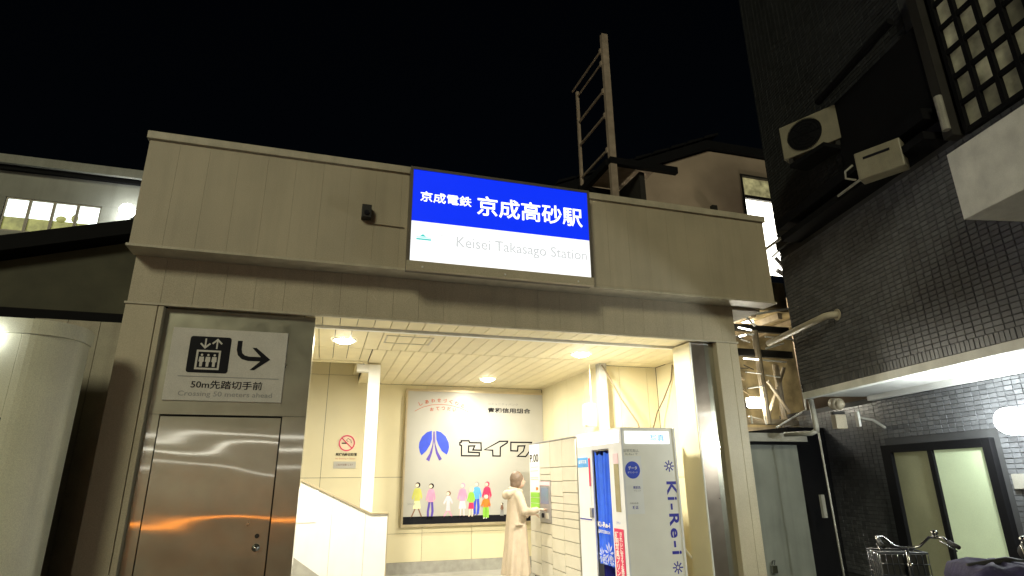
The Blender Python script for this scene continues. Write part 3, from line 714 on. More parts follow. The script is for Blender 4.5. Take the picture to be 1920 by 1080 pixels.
text('補正', 'navy', pb, (3.475, fy - 0.003, 1.155), X_, Z_, 0.075, 0.036, bold=0.02, thick=0.002)
text('Ki-Re-i', 'navy', pb, (3.945, fy, 1.455), -Z_, X_, 0.80, 0.132, bold=0.026, thick=0.003, spacing=1.25)
for cz in (1.63, 0.515):
    s8 = MB()
    for k in range(8):
        a = k * math.pi / 4; c, s_ = math.cos(a), math.sin(a)
        s8.prism([(4.003 + c * r - s_ * t, fy - 0.003, cz + s_ * r + c * t) for r, t in ((0.022, -0.006), (0.066, -0.007), (0.066, 0.007), (0.022, 0.006))], (0, 0.002, 0))
    stroke_mb(s8, circ(4.003, cz, 0.022, 16), 0.008, fy - 0.003, closed=True)
    s8.build('star_print', 'navy', pb)
# curtain
cb = MB(); nu, nv = 60, 24
def cpt(i, j):
    u, v = i / nu, j / nv
    y = 7.325 - u * 0.462 * (1 - 0.02 * v); z = 1.83 - v * 1.33
    if j == 0: z -= 0.055 * abs(math.sin(u * math.pi * 3))
    return (BX0 + 0.028 + 0.016 * math.sin(u * 26 + 0.8 * v) + 0.007 * math.sin(u * 61 + 2 * v), y, z)
cv = [[cb.bm.verts.new(cpt(i, j)) for i in range(nu + 1)] for j in range(nv + 1)]
for j in range(nv):
    for i in range(nu): cb.bm.faces.new((cv[j][i], cv[j][i + 1], cv[j + 1][i + 1], cv[j + 1][i]))
cur = cb.build('curtain', 'bluec', pb, smooth=True)
MB().cyl((BX0 + 0.028, 7.34, 1.838), (BX0 + 0.028, 6.85, 1.838), 0.008).build('curtain_rod', 'chrome', pb)
text('Ki-Re-i', 'whitep', cur, (BX0 + 0.0, 7.26, 0.925), NYv, Z_, 0.34, 0.062, bold=0.03)
text('証明写真BOX', 'whitep', cur, (BX0 + 0.0, 7.26, 0.852), NYv, Z_, 0.34, 0.042, bold=0.01)
fl = MB()
random.seed(3)
for (cy, cz, r) in ((7.18, 0.60, 0.10), (6.98, 0.64, 0.13), (7.10, 0.545, 0.07), (6.92, 0.56, 0.07)):
    for k in range(9):
        a = k * 2 * math.pi / 9 + 0.2; d = Vector((0, math.cos(a), math.sin(a))); p = Vector((0, -math.sin(a), math.cos(a)))
        c = Vector((BX0 - 0.002, cy, cz))
        q = [c + d * r * 0.15, c + d * r * 0.6 + p * r * 0.12, c + d * r, c + d * r * 0.6 - p * r * 0.12]
        q = [Vector((v.x, min(max(v.y, 6.86), 7.335), max(v.z, 0.51))) for v in q]
        fl.prism(q, (0.0015, 0, 0))
fl.build('flower_print', 'palebluec', cur)
# side stickers
MB().box(BX0 - 0.006, 7.42, 1.0, BX0 - 0.0005, 7.80, 1.765).build('price_panel', 'whitep', pb)
hp = MB().box(BX0 - 0.010, 7.46, 1.64, BX0 - 0.0065, 7.795, 1.765).build('price_header', 'sky_', pb)
text('証明写真', 'whitep', hp, (BX0 - 0.010, 7.76, 1.685), NYv, Z_, 0.26, 0.05, bold=0.01)
MB().box(BX0 - 0.010, 7.405, 1.40, BX0 - 0.0065, 7.445, 1.75).build('red_strip', 'red', pb)
MB().box(BX0 - 0.009, 7.43, 0.985, BX0 - 0.0005, 7.79, 0.998).build('panel_sill', 'navy', pb)
MB().box(BX0 - 0.03, 7.36, 1.02, BX0 - 0.0005, 7.43, 1.14).build('coin_unit', 'term', pb, bevel=0.004)
MB().box(BX0 - 0.004, 6.60, 1.12, BX0 - 0.0005, 6.725, 1.66).build('mirror_strip', 'mirror', pb)
MB().box(BX0 - 0.005, 6.60, 1.665, BX0 - 0.0005, 6.73, 1.78).build('pink_sticker', 'palepink', pb)
rb = MB().box(BX0 - 0.008, 6.575, 0.20, BX0 - 0.0005, 6.805, 0.935).build('red_banner', 'red', pb)
text('\n'.join('証明写真プリント'), 'whitep', rb, (BX0 - 0.008, 6.79, 0.36), NYv, Z_, 0.095, 0.545, bold=0.02, line=0.9)
text('\n'.join('きれいに写るよ高画質'), 'whitep', rb, (BX0 - 0.008, 6.675, 0.36), NYv, Z_, 0.075, 0.545, bold=0.02, line=0.9)
text('きれい', 'navy', pb, (BX0 - 0.001, 6.74, 0.985), NYv, Z_, 0.10, 0.03)
# leaning board behind the booth, wires and boxes near the ceiling
lb = tag(MB().box(4.135, 6.80, 0.0, 4.22, 6.83, 2.02).build('leaning_board', 'mirror'), 'narrow olive board standing upright against the right of the photo booth', 'board')
jb = thing('junction_box', 'cream electrical box on the corner post above the lockers', 'electrical box', (3.74, 8.0, 2.2))
MB().box(3.665, 8.06, 2.22, 3.815, 8.16, 2.56).build('casing', 'skirt', jb, bevel=0.008)
MB().tube([(3.76, 8.11, 2.56), (3.76, 8.11, 3.16)], 0.011, 8).build('conduit', 'wall', jb)
MB().box(3.64, 8.052, 2.24, 3.68, 8.17, 2.54).build('hinge_side', 'plank', jb)
tag(MB().tube([(3.92, 8.02, 3.13), (3.98, 8.0, 3.02), (4.16, 7.9, 2.60), (4.31, 7.75, 2.26), (4.34, 7.72, 2.1)], 0.012, 8).build('sagging_cable', 'cable'), 'brown cable running diagonally down from the ceiling to the back of the booth', 'cable')
tag(MB().tube([(5.0 - 0.06, 7.7, 3.12), (4.93, 7.75, 2.9), (4.86, 7.9, 2.62), (4.80, 8.0, 2.45), (4.72, 8.1, 2.1)], 0.010, 8).build('wall_cable', 'cable'), 'thin cable dropping down the cream wall right of the booth', 'cable')
tag(MB().tube([(4.20, 7.0, 0.95), (4.42, 6.95, 0.62), (4.62, 6.9, 0.35), (4.70, 6.88, 0.0)], 0.012, 8).build('loose_rod', 'silver'), 'thin pale rod leaning beside the booth near the steel jamb', 'rod')

# ================================================================== PERSON
pn = thing('person', 'person in a long beige hooded coat touching the locker terminal', 'person', (2.86, 9.0, 0.0))
def remesh(mb, name, m, voxel, smooth_it, parent):
    me = bpy.data.meshes.new('tmp'); mb.bm.to_mesh(me); mb.bm.free()
    o = bpy.data.objects.new('tmp', me); col.objects.link(o)
    r = o.modifiers.new('r', 'REMESH'); r.mode = 'VOXEL'; r.voxel_size = voxel; r.use_smooth_shade = True
    s = o.modifiers.new('s', 'SMOOTH'); s.iterations = smooth_it; s.factor = 0.5
    bpy.context.view_layer.update()
    out = bpy.data.meshes.new_from_object(o.evaluated_get(bpy.context.evaluated_depsgraph_get()))
    bpy.data.objects.remove(o); bpy.data.meshes.remove(me)
    out.transform(MX[parent.name].inverted()); out.shade_smooth(); out.name = name
    out.materials.clear(); out.materials.append(MT[m])
    return link(name, out, m, parent)
def cap(mb, pts, rs, n=14):
    mb.tube(pts, rs, n)
    for p, r in zip(pts, rs): mb.ball(p, r, n, 8)
cx, cy = 2.86, 9.0
bd = MB()
for s in (-1, 1):
    y = cy + s * 0.085
    cap(bd, [(cx - 0.01, y, 0.82), (cx + 0.01, y, 0.45), (cx - 0.01, y, 0.09)], [0.085, 0.055, 0.038])
    cap(bd, [(cx - 0.04, y, 0.045), (cx + 0.11, y + s * 0.01, 0.035)], [0.036, 0.030])
cap(bd, [(cx - 0.01, cy, 0.86), (cx - 0.005, cy, 1.05), (cx - 0.015, cy, 1.24)], [0.115, 0.10, 0.105])
cap(bd, [(cx - 0.015, cy - 0.15, 1.27), (cx - 0.015, cy + 0.15, 1.27)], [0.052, 0.052])
cap(bd, [(cx - 0.015, cy, 1.28), (cx + 0.01, cy, 1.38)], [0.052, 0.046])
hc = Vector((cx + 0.02, cy, 1.475))
bd.ball(hc, 0.10, 20, 14, (0.98, 0.80, 1.22))
bd.ball(hc + Vector((0.035, 0, -0.05)), 0.068, 16, 10, (1, 0.85, 0.9))       # jaw
cap(bd, [hc + Vector((0.09, 0, 0.012)), hc + Vector((0.112, 0, -0.022))], [0.010, 0.014])   # nose
cap(bd, [hc + Vector((0.090, -0.018, -0.052)), hc + Vector((0.090, 0.018, -0.052))], [0.010, 0.010])   # lips
for s in (-1, 1): bd.ball(hc + Vector((-0.005, s * 0.080, -0.008)), 0.026, 10, 8, (0.7, 0.4, 1.2))
# right arm reaching to the terminal, left arm bent in front
cap(bd, [(cx - 0.01, cy - 0.17, 1.26), (cx + 0.06, cy - 0.20, 1.05), (cx + 0.27, cy - 0.06, 1.05), (cx + 0.345, cy - 0.005, 1.055)], [0.046, 0.036, 0.027, 0.022])
cap(bd, [(cx - 0.01, cy + 0.17, 1.26), (cx + 0.02, cy + 0.21, 1.00), (cx + 0.18, cy + 0.14, 0.98), (cx + 0.24, cy + 0.11, 0.98)], [0.046, 0.036, 0.027, 0.022])
def hand(w, d, up, side, curl):
    d = d.normalized(); side = side.normalized(); up = up.normalized()
    pc_ = w + d * 0.045
    bd.ball(pc_, 0.036, 12, 8, (1, 1, 1), Matrix(((d.x * 1.2, side.x * 0.95, up.x * 0.42), (d.y * 1.2, side.y * 0.95, up.y * 0.42), (d.z * 1.2, side.z * 0.95, up.z * 0.42))))
    for k, (off, ln) in enumerate(((-0.027, 0.066), (-0.009, 0.075), (0.009, 0.070), (0.027, 0.055))):
        c = curl if k else curl * 0.15
        a = pc_ + d * 0.032 + side * off; b = a + (d - up * c * 0.35) * ln * 0.5; e = b + (d - up * c) * ln * 0.5
        cap(bd, [a, b, e], [0.0085, 0.0080, 0.0070], 8)
    a = pc_ - side * 0.028 - d * 0.015; b = a - side * 0.022 + d * 0.022; e = b + d * 0.026
    cap(bd, [a, b, e], [0.0095, 0.0085, 0.0075], 8)
hand(Vector((cx + 0.345, cy - 0.005, 1.055)), Vector((1, 0.25, 0.05)), Vector((0, 0, 1)), Vector((-0.25, 1, 0)), 0.8)
hand(Vector((cx + 0.24, cy + 0.11, 0.98)), Vector((1, -0.2, 0.0)), Vector((0, 0, 1)), Vector((0.2, 1, 0)), 1.0)
body = remesh(bd, 'body', 'skin', 0.0065, 2, pn)
for s in (-1, 1):
    MB().ball(hc + Vector((0.088, s * 0.032, 0.008)), 0.0095, 10, 8, (0.6, 1.2, 0.7)).build('eye', 'black', body, smooth=True)
hb_ = MB()
hb_.ball(hc + Vector((-0.018, 0, 0.028)), 0.104, 20, 14, (1.02, 0.92, 1.10))
hb_.ball(hc + Vector((-0.052, 0, -0.045)), 0.078, 16, 10, (0.85, 0.98, 1.35))
for s in (-1, 1): hb_.ball(hc + Vector((-0.01, s * 0.07, -0.02)), 0.05, 12, 8, (0.9, 0.45, 1.5))
remesh(hb_, 'hair', 'hair', 0.009, 3, pn)
# coat: closed loft with folds, sleeves
ct = MB(); rings = []; n = 64
prof = [(0.17, .205, .215), (0.30, .198, .208), (0.50, .182, .198), (0.72, .165, .188), (0.92, .148, .180), (1.05, .135, .178), (1.17, .125, .188), (1.25, .112, .188), (1.305, .085, .150), (1.345, .065, .085), (1.36, .050, .060)]
for z, rx, ry in prof:
    fold = max(0.0, (1.0 - z)) * 0.022
    ring_ = []
    for k in range(n):
        a = 2 * math.pi * k / n
        f = 1 + fold / 0.10 * (0.6 * math.sin(5 * a + z * 1.5) + 0.4 * math.sin(11 * a - z * 2.2 + 1))
        ring_.append(ct.bm.verts.new((cx - 0.012 + math.cos(a) * rx * f, cy + math.sin(a) * ry * f, z)))
    rings.append(ring_)
for a, b in zip(rings, rings[1:]):
    for k in range(n): ct.bm.faces.new((a[k], a[(k + 1) % n], b[(k + 1) % n], b[k]))
ct.bm.faces.new(rings[0][::-1]); ct.bm.faces.new(rings[-1])
cap(ct, [(cx - 0.015, cy - 0.155, 1.255), (cx + 0.05, cy - 0.215, 1.05), (cx + 0.19, cy - 0.125, 1.035), (cx + 0.30, cy - 0.04, 1.05)], [0.072, 0.064, 0.054, 0.046])
cap(ct, [(cx - 0.015, cy + 0.155, 1.255), (cx + 0.02, cy + 0.215, 1.00), (cx + 0.19, cy + 0.135, 0.975)], [0.072, 0.064, 0.050])
# hood lying on the back and collar
cap(ct, [(cx - 0.05, cy - 0.12, 1.325), (cx - 0.14, cy - 0.07, 1.29), (cx - 0.165, cy, 1.27), (cx - 0.14, cy + 0.07, 1.29), (cx - 0.05, cy + 0.12, 1.325)], [0.040, 0.055, 0.066, 0.055, 0.040])
cap(ct, [(cx + 0.05, cy - 0.08, 1.325), (cx - 0.04, cy - 0.11, 1.345), (cx - 0.10, cy, 1.36), (cx - 0.04, cy + 0.11, 1.345), (cx + 0.05, cy + 0.08, 1.325)], [0.028, 0.032, 0.034, 0.032, 0.028])
coat = remesh(ct, 'coat', 'coat', 0.011, 3, pn)
MB().box(cx - 0.10, cy - 0.213, 0.86, cx + 0.03, cy - 0.185, 0.875).build('pocket_flap', 'coat', coat)
sh = MB()
for s in (-1, 1):
    y = cy + s * 0.085
    sh.ball((cx + 0.04, y, 0.045), 0.05, 16, 10, (2.6, 0.95, 0.85)); sh.box(cx - 0.085, y - 0.04, 0.0, cx + 0.165, y + 0.04, 0.02)
sh.build('shoes', 'shoe', pn, smooth=True)

# ================================================================== LEFT NEIGHBOURS
nb = thing('white_corner_building', 'off-white rendered building with rounded corner left of the station', 'building', (-3.0, 5.5, -0.1))
def rounded_outline(x0, x1, y0, y1, r, z, k=12):
    P = [(x0, y0, z), (x1 - r, y0, z)]
    for i in range(1, k + 1):
        a = R(-90 + 90 * i / k); P.append((x1 - r + r * math.cos(a), y0 + r + r * math.sin(a), z))
    P += [(x1, y1, z), (x0, y1, z)]
    return P
MB().prism(rounded_outline(-2.36, -2.03, 5.5, 5.93, 0.32, -0.1), (0, 0, 2.74)).build('wall', 'offwhite', nb)
MB().box(-6.0, 5.5, 1.985, -2.362, 5.93, 2.64).build('wall', 'offwhite', nb)
MB().box(-6.0, 5.5, -0.1, -3.6, 5.93, 1.982).build('wall', 'offwhite', nb)
MB().prism(rounded_outline(-6.0, -2.015, 5.485, 5.94, 0.33, 2.642), (0, 0, 0.12)).build('cap_band', 'offwhite', nb)
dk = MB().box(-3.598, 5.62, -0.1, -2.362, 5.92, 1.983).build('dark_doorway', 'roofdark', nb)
MB().box(-2.41, 5.505, -0.1, -2.363, 5.618, 1.983).build('door_frame', 'darkm', nb)
wlm = thing('corner_wall_lamp', 'small white wall lamp at the far left of the off-white building', 'wall lamp', (-2.60, 5.49, 2.55))
MB().ball((-2.585, 5.44, 2.60), 0.045, 16, 10).build('globe', 'e_cool', wlm, smooth=True)
MB().cyl((-2.585, 5.499, 2.60), (-2.585, 5.45, 2.60), 0.02).build('bracket', 'darkm', wlm)

rc = thing('side_cladding', 'brown-grey cladding strip between the white building and the station column', 'wall', (-2.15, 6.6, -0.1))
for i in range(3):
    piece('cladding_panel', 'recess', rc, -2.75 + i * 0.275, 6.58, -0.1, 0.270, 0.06, 3.12)

dh = thing('dark_gabled_house', 'low dark house with black sloping eave left behind the station', 'house', (-3.2, 7.0, -0.1))
MB().prism([(-6.5, 7.0, -0.1), (-6.5, 7.0, 2.75), (-2.06, 7.0, 4.08), (-2.06, 7.0, -0.1)], (0, 1.5, 0)).build('wall', 'darkwall', dh)
MB().prism([(-6.6, 6.8, 2.79), (-6.6, 6.8, 2.97), (-2.05, 6.8, 4.27), (-2.05, 6.8, 4.10)], (0, 1.9, 0)).build('roof', 'roofdark', dh)
MB().box(-6.5, 6.86, 3.08, -2.06, 6.98, 3.18).build('eave_gutter', 'roofdark', dh)

ob = thing('grey_office_building', 'grey rendered building with a row of lit windows at the upper left', 'building', (-5.5, 9.0, -0.1))
MB().box(-10, 9.05, -0.1, -2.1, 14, 4.78).build('wall', 'bgwall', ob)
MB().box(-10, 9.05, 5.28, -2.1, 14, 5.80).build('wall', 'bgwall', ob)
MB().box(-10, 9.05, 4.782, -4.47, 14, 5.278).build('wall', 'bgwall', ob)
MB().box(-3.32, 9.05, 4.782, -2.1, 14, 5.278).build('wall', 'bgwall', ob)
MB().box(-10.1, 8.92, 5.73, -2.0, 14.1, 5.86).build('roof_edge', 'bgwall', ob)
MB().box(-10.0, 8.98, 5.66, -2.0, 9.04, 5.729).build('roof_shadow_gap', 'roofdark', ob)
MB().box(-10.0, 8.93, 4.55, -3.2, 9.04, 4.60).build('ledge', 'roofdark', ob)
for i in range(4):
    a = -4.46 + i * 0.285
    f = MB(); f.box(a, 9.06, 4.784, a + 0.018, 9.10, 5.276); f.box(a + 0.265, 9.06, 4.784, a + 0.283, 9.10, 5.276)
    f.box(a + 0.019, 9.06, 5.258, a + 0.264, 9.10, 5.276); f.box(a + 0.019, 9.06, 4.784, a + 0.264, 9.10, 4.802)
    w = f.build('window', 'signframe', ob)
    MB().box(a + 0.018, 9.08, 5.00, a + 0.265, 9.09, 5.258).build('upper_pane', 'e_win', w)
    MB().box(a + 0.018, 9.08, 4.80, a + 0.265, 9.09, 4.999).build('lower_pane', 'e_winlow', w)
pg = MB(); pg.ball((-3.78, 9.075, 5.03), 0.05, 12, 8, (1.3, 0.1, 1)); pg.ball((-3.62, 9.075, 5.06), 0.045, 12, 8, (1, 0.1, 1.4))
pg.build('stored_items', 'e_winlow', ob, smooth=True)
wl2 = thing('flood_lamp', 'bright white round lamp on the grey wall beside the station fascia', 'wall lamp', (-2.90, 8.95, 5.1))
MB().ball((-2.935, 8.86, 5.175), 0.10, 20, 12).build('globe', 'e_cool', wl2, smooth=True)
MB().cyl((-2.915, 9.04, 5.175), (-2.915, 8.94, 5.175), 0.045).build('bracket', 'darkm', wl2)
MB().box(-2.93, 8.85, 4.955, -2.90, 8.88, 5.06).build('pendant', 'silver', wl2)
area('lamp', wl2, (-2.915, 8.74, 5.175), (0.2, -1, -0.3), 5, 0.1, (0.95, 1, 0.98))

# ================================================================== GABLED BUILDING BEHIND + SIGN FRAME
gb = thing('gabled_rear_building', 'tan rendered building with black gable roof behind the station fascia', 'building', (8.5, 12.0, -0.1))
gp = [(4.0, 12.0, -0.1), (4.0, 12.0, 7.62), (9.45, 12.0, 10.05), (10.42, 12.0, 10.08), (10.42, 12.0, -0.1)]
MB().prism(gp, (0, 6, 0)).build('wall', 'gable', gb)
MB().box(10.422, 12.0, 9.50, 13.5, 18, 10.08).build('wall', 'gable', gb)
MB().box(10.422, 12.0, -0.1, 13.5, 18, 6.0).build('wall', 'gable', gb)
MB().prism([(3.6, 11.9, 7.46), (3.6, 11.9, 7.70), (9.40, 11.9, 10.34), (13.6, 11.9, 10.40), (13.6, 11.9, 10.14), (9.46, 11.9, 10.11)], (0, 6.3, 0)).build('roof', 'roofdark', gb)
for i in range(9):
    x0 = 4.9 + i * 0.55
    z0 = 7.72 + (x0 - 3.6) * 0.4586 + 0.02
    MB().prism([(x0, 11.88, z0), (x0 + 0.05, 11.88, z0 + 0.10), (x0 + 0.5, 11.88, z0 + 0.28), (x0 + 0.5, 11.88, z0 + 0.225)], (0, 6.6, 0)).build('roof_batten', 'roofdark', gb)
gw = MB(); gw.box(10.425, 11.97, 6.0, 10.47, 12.05, 9.498); gw.box(10.47, 11.97, 8.76, 13.4, 12.05, 8.86); gw.box(10.47, 11.97, 9.44, 13.4, 12.05, 9.498)
gwo = gw.build('tall_window', 'darkm', gb)
MB().box(10.47, 12.06, 8.861, 13.4, 12.08, 9.439).build('upper_pane', 'e_windim', gwo)
MB().box(10.47, 12.06, 6.6, 13.4, 12.08, 8.759).build('lit_pane', 'e_winwarm', gwo)
for pa, pz, r_ in (((10.9, 11.8, 7.0), (11.5, 11.8, 7.5), 0.025), ((11.0, 11.8, 7.0), (11.6, 11.8, 6.35), 0.05), ((10.9, 11.7, 6.60), (11.7, 11.7, 6.2), 0.06)):
    MB().tube([pa, pz], r_, 6).build('brace', 'darkm', gb)
MB().box(10.5, 11.7, 5.72, 13.4, 11.95, 5.86).build('lower_beam', 'steelpost', gb)
yl = thing('added_rear_lamp', 'unseen strip lamp added to light the rear building, placed behind the tiled wall corner', 'strip lamp', (12.2, 11.1, 5.0))  # added out of sight to brighten the tan rear wall
MB().box(11.9, 11.0, 5.0, 12.6, 11.06, 5.05).build('tube', 'e_tube', yl)
area('lamp', yl, (12.2, 11.1, 5.1), (-0.5, 1, 0.5), 70, 0.5, (1.0, 0.88, 0.66))
MB().box(9.30, 11.88, 8.05, 9.45, 11.99, 8.35).build('wall_box', 'darkm', gb)

bf = thing('billboard_frame', 'empty rusty steel billboard frame standing behind the station fascia', 'billboard frame', (4.4, 8.8, 4.8))
MB().box(4.285, 7.97, 4.9, 4.405, 8.05, 9.33).build('post', 'rust', bf)
MB().box(4.235, 9.08, 4.9, 4.285, 9.13, 8.84).build('post', 'rust', bf)
def rung(z, r=0.024, y1=9.10): MB().tube([(4.29, 8.05, z), (4.26, y1, z)], r, 6).build('rung', 'rust', bf)
rung(9.0, 0.022, 9.32); rung(8.73, 0.018); rung(8.13); rung(7.62); rung(6.92)
for z_ in (9.0, 8.73, 8.13, 7.62, 6.92):
    MB().box(4.27, 8.051, z_ - 0.05, 4.31, 8.10, z_ + 0.05).build('gusset_plate', 'rust', bf)
bb = MB(); bb.box(4.28, 7.96, 6.62, 5.6, 8.06, 6.74); bb.box(4.20, 9.07, 6.62, 5.6, 9.17, 6.74); bb.box(4.24, 8.061, 6.62, 4.34, 9.069, 6.74)
bb.build('base_beam', 'roofdark', bf)
MB().box(4.42, 8.10, 6.75, 5.3, 9.05, 6.80).build('base_panel', 'rust', bf)
MB().box(4.9, 8.1, 4.9, 5.0, 9.0, 6.61).build('base_leg', 'darkm', bf)

# ================================================================== RIGHT TILED BUILDING (frame WF: x = p away from the alley, y = s along the wall)
tb = thing('tiled_building', 'dark charcoal tiled apartment building with a white canopy on the right of the alley', 'building', WF @ Vector((4.9, 5.0, -0.1)), WROT)
UP, LP, SE = 4.62, 5.52, 7.52
def W(*c, name='wall', m='grout', bevel=0.0, parent=None): return MB(WF).box(*c).build(name, m, parent or tb, bevel=bevel)
# upper body with an opening for the recessed balcony (s 1.0..4.6, z 4.6..)
W(UP + 0.012, 4.40, 2.56, 9.0, SE - 0.012, 12.5)
W(UP + 0.012, 0.6, 2.56, 9.0, 4.399, 4.47)
W(5.6, 0.6, 4.471, 9.0, 4.399, 12.5)
W(LP + 0.012, 0.6, -0.1, 9.0, 7.34, 2.44)
W(LP + 0.112, 7.341, -0.1, 9.0, 9.95, 2.50)
tw, th_ = 0.0985, 0.0500
tiles = []
def tile_zone(plane, s0, s1, z0, z1, holes=(), face='p'):
    r = 0; z = z0
    while z < z1 - 0.02:
        s = s0
        while s < s1 - 0.01:
            a, b = max(s, s0), min(s + tw - 0.006, s1)
            if b - a > 0.02 and not any(h[0] < (a + b) / 2 < h[1] and h[2] < z + 0.02 < h[3] for h in holes):
                tiles.append((plane, a, b, z, min(z + th_ - 0.006, z1), face))
            s += tw
        z += th_; r += 1
tile_zone(UP, 2.95, SE, 2.665, 4.46)
tile_zone(UP, 4.62, SE, 4.90, 11.2)
# soldier course above the canopy
s = 2.95
while s < SE - 0.05:
    tiles.append((UP, s, s + 0.0455, 2.565, 2.66, 'p')); s += 0.0515
tile_zone(LP, 3.9, 7.33, 0.2, 2.43, holes=((5.70, 7.38, -1, 1.93),))
tile_zone(LP + 0.10, 7.36, 9.9, 0.2, 2.43)
tile_zone(SE, UP + 0.0, UP + 0.5, 2.56, 9.0, face='s')
def tile_geo(mb, t):
    plane, a, b, z0, z1, face = t; d = random.uniform(0.006, 0.0105); e = 0.0015
    if face == 'p': f = lambda dd, u, v: (plane + 0.012 - dd, u, v)
    else: f = lambda dd, u, v: (a0 + u, plane - 0.012 + dd, v)
    if face == 's':
        f = lambda dd, u, v: (u, plane - 0.012 + dd, v)
    o = [f(0, a, z0), f(0, b, z0), f(0, b, z1), f(0, a, z1)]
    i_ = [f(d, a + e, z0 + e), f(d, b - e, z0 + e), f(d, b - e, z1 - e), f(d, a + e, z1 - e)]
    vo = [mb.bm.verts.new(p) for p in o]; vi = [mb.bm.verts.new(p) for p in i_]
    mb.bm.faces.new(vi)
    for k in range(4): mb.bm.faces.new((vo[k], vo[(k + 1) % 4], vi[(k + 1) % 4], vi[k]))
CAMP = (0.0, 0.0, 1.5)
def tkey(t):
    c = Vector((t[0], (t[1] + t[2]) / 2, (t[3] + t[4]) / 2)) if t[5] == 'p' else Vector(((t[1] + t[2]) / 2, t[0], t[3]))
    d = c - Vector(CAMP); wpt = WF @ c
    v = cam.matrix_world.inverted() @ wpt
    inside = v.z < 0 and abs(v.x / v.z) < 0.87 and abs(v.y / v.z) < 0.49
    return (0 if inside else 1, d.length ** 3 / max(abs(d.x), 0.1))
order = sorted((t for t in tiles if t[5] == 'p'), key=tkey)
order = [t for t in order if t[3] < 4.8]
singles = order[:299]
sset = set(map(id, singles))
random.seed(11)
for t in singles:
    b_ = MB(WF); tile_geo(b_, t); b_.build('tile', 'tile', tb)
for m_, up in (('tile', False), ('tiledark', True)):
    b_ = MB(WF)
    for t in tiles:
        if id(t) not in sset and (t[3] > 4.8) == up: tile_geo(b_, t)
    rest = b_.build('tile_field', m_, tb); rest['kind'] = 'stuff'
W(4.52, 4.40, 4.861, UP + 0.005, 5.75, 5.80, name='recess_shade_panel', m='roofdark')  # black panel on the wall face, painting the shade of a balcony recess
W(UP + 0.015, SE - 0.0115, 9.01, 9.0, SE, 12.5, m='grout')
# ledge, railing bottom and black band between floors
W(4.36, 4.45, 4.52, UP + 0.01, 7.0, 4.60, name='ledge', m='roofdark')
W(4.40, 4.45, 4.74, UP + 0.01, 7.1, 4.86, name='ledge', m='roofdark')
W(4.58, 4.45, 4.601, UP + 0.01, SE - 0.01, 4.739, name='shadow_gap', m='darkm')
MB(WF).tube([(4.34, 5.05, 4.56), (4.34, 5.72, 4.56)], 0.014, 8).build('rail', 'pipe', tb)
MB(WF).tube([(4.38, 6.4, 4.58), (4.38, 8.1, 4.60)], 0.02, 8).build('rail', 'pipe', tb)
MB(WF).tube([(4.42, 4.55, 5.98), (4.42, 5.85, 5.92)], 0.045, 8).build('overhang_rail', 'roofdark', tb)
# recessed window with many panes, in a black frame
WP = 4.60
gf = MB(WF)
pws, pzs = 0.198, 0.278
S0, Z0 = 4.225, 4.475
ns_, nz_ = 9, 6
for i in range(ns_ + 1): gf.box(WP - 0.03, S0 - i * pws - 0.020, Z0, WP + 0.03, S0 - i * pws + 0.020, Z0 + nz_ * pzs)
wing = gf.build('stair_window', 'roofdark', tb)
hz = MB(WF)
for j in range(nz_ + 1): hz.box(WP - 0.024, S0 - ns_ * pws, Z0 + j * pzs - 0.024, WP + 0.024, S0 + 0.02, Z0 + j * pzs + 0.024)
hz.build('glazing_bars', 'roofdark', wing)
for i in range(ns_):
    for j in range(nz_):
        MB(WF).box(WP + 0.004, S0 - (i + 1) * pws + 0.026, Z0 + j * pzs + 0.025, WP + 0.014, S0 - i * pws - 0.026, Z0 + (j + 1) * pzs - 0.025).build('pane', 'e_pane', wing)
W(4.66, S0 - ns_ * pws, Z0, 4.70, S0 + 0.1, Z0 + nz_ * pzs, name='window_backing', m='roofdark')
W(4.50, 4.29, 4.47, UP + 0.01, 4.395, 6.3, name='corner_pillar', m='darkm')
MB(WF).tube([(4.46, 4.30, 4.52), (4.46, 4.30, 4.88)], 0.035, 10).build('downpipe', 'pipe', tb)
# balcony
bq = MB(WF); bq.box(4.0, 0.9, 3.425, UP - 0.01, 3.92, 4.01); bq.build('balcony', 'balc', tb, bevel=0.006)
# canopy
W(4.60, 0.9, 2.470, 4.70, 7.48, 2.555, name='canopy_edge', m='balc')
W(4.701, 0.9, 2.505, 5.53, 7.48, 2.545, name='canopy_soffit', m='soffit')
W(4.72, 0.9, 2.490, 4.735, 7.40, 2.504, name='soffit_trim', m='roofdark')
W(5.45, 0.9, 2.44, 5.531, 7.40, 2.504, name='soffit_cornice', m='soffit')
# sliding window / entrance
fz = 1.86
g = MB(WF)
g.box(LP - 0.05, 7.20, -0.09, LP + 0.02, 7.36, fz); g.box(LP - 0.05, 5.74, -0.09, LP + 0.02, 5.84, fz)
g.box(LP - 0.05, 5.841, 1.77, LP + 0.02, 7.199, fz); g.box(LP - 0.045, 6.535, -0.09, LP + 0.02, 6.605, 1.769)
win = g.build('sliding_door', 'roofdark', tb)
MB(WF).box(LP - 0.005, 6.606, -0.05, LP + 0.006, 7.199, 1.768).build('pane', 'frost2', win)
MB(WF).box(LP - 0.015, 5.841, -0.05, LP - 0.004, 6.534, 1.768).build('pane', 'frost', win)
W(LP - 0.02, 5.30, 1.36, LP - 0.002, 5.62, 1.50, name='nameplate', m='pipe')
W(LP - 0.03, 5.40, 1.40, LP - 0.021, 5.46, 1.46, name='intercom_button', m='darkm')

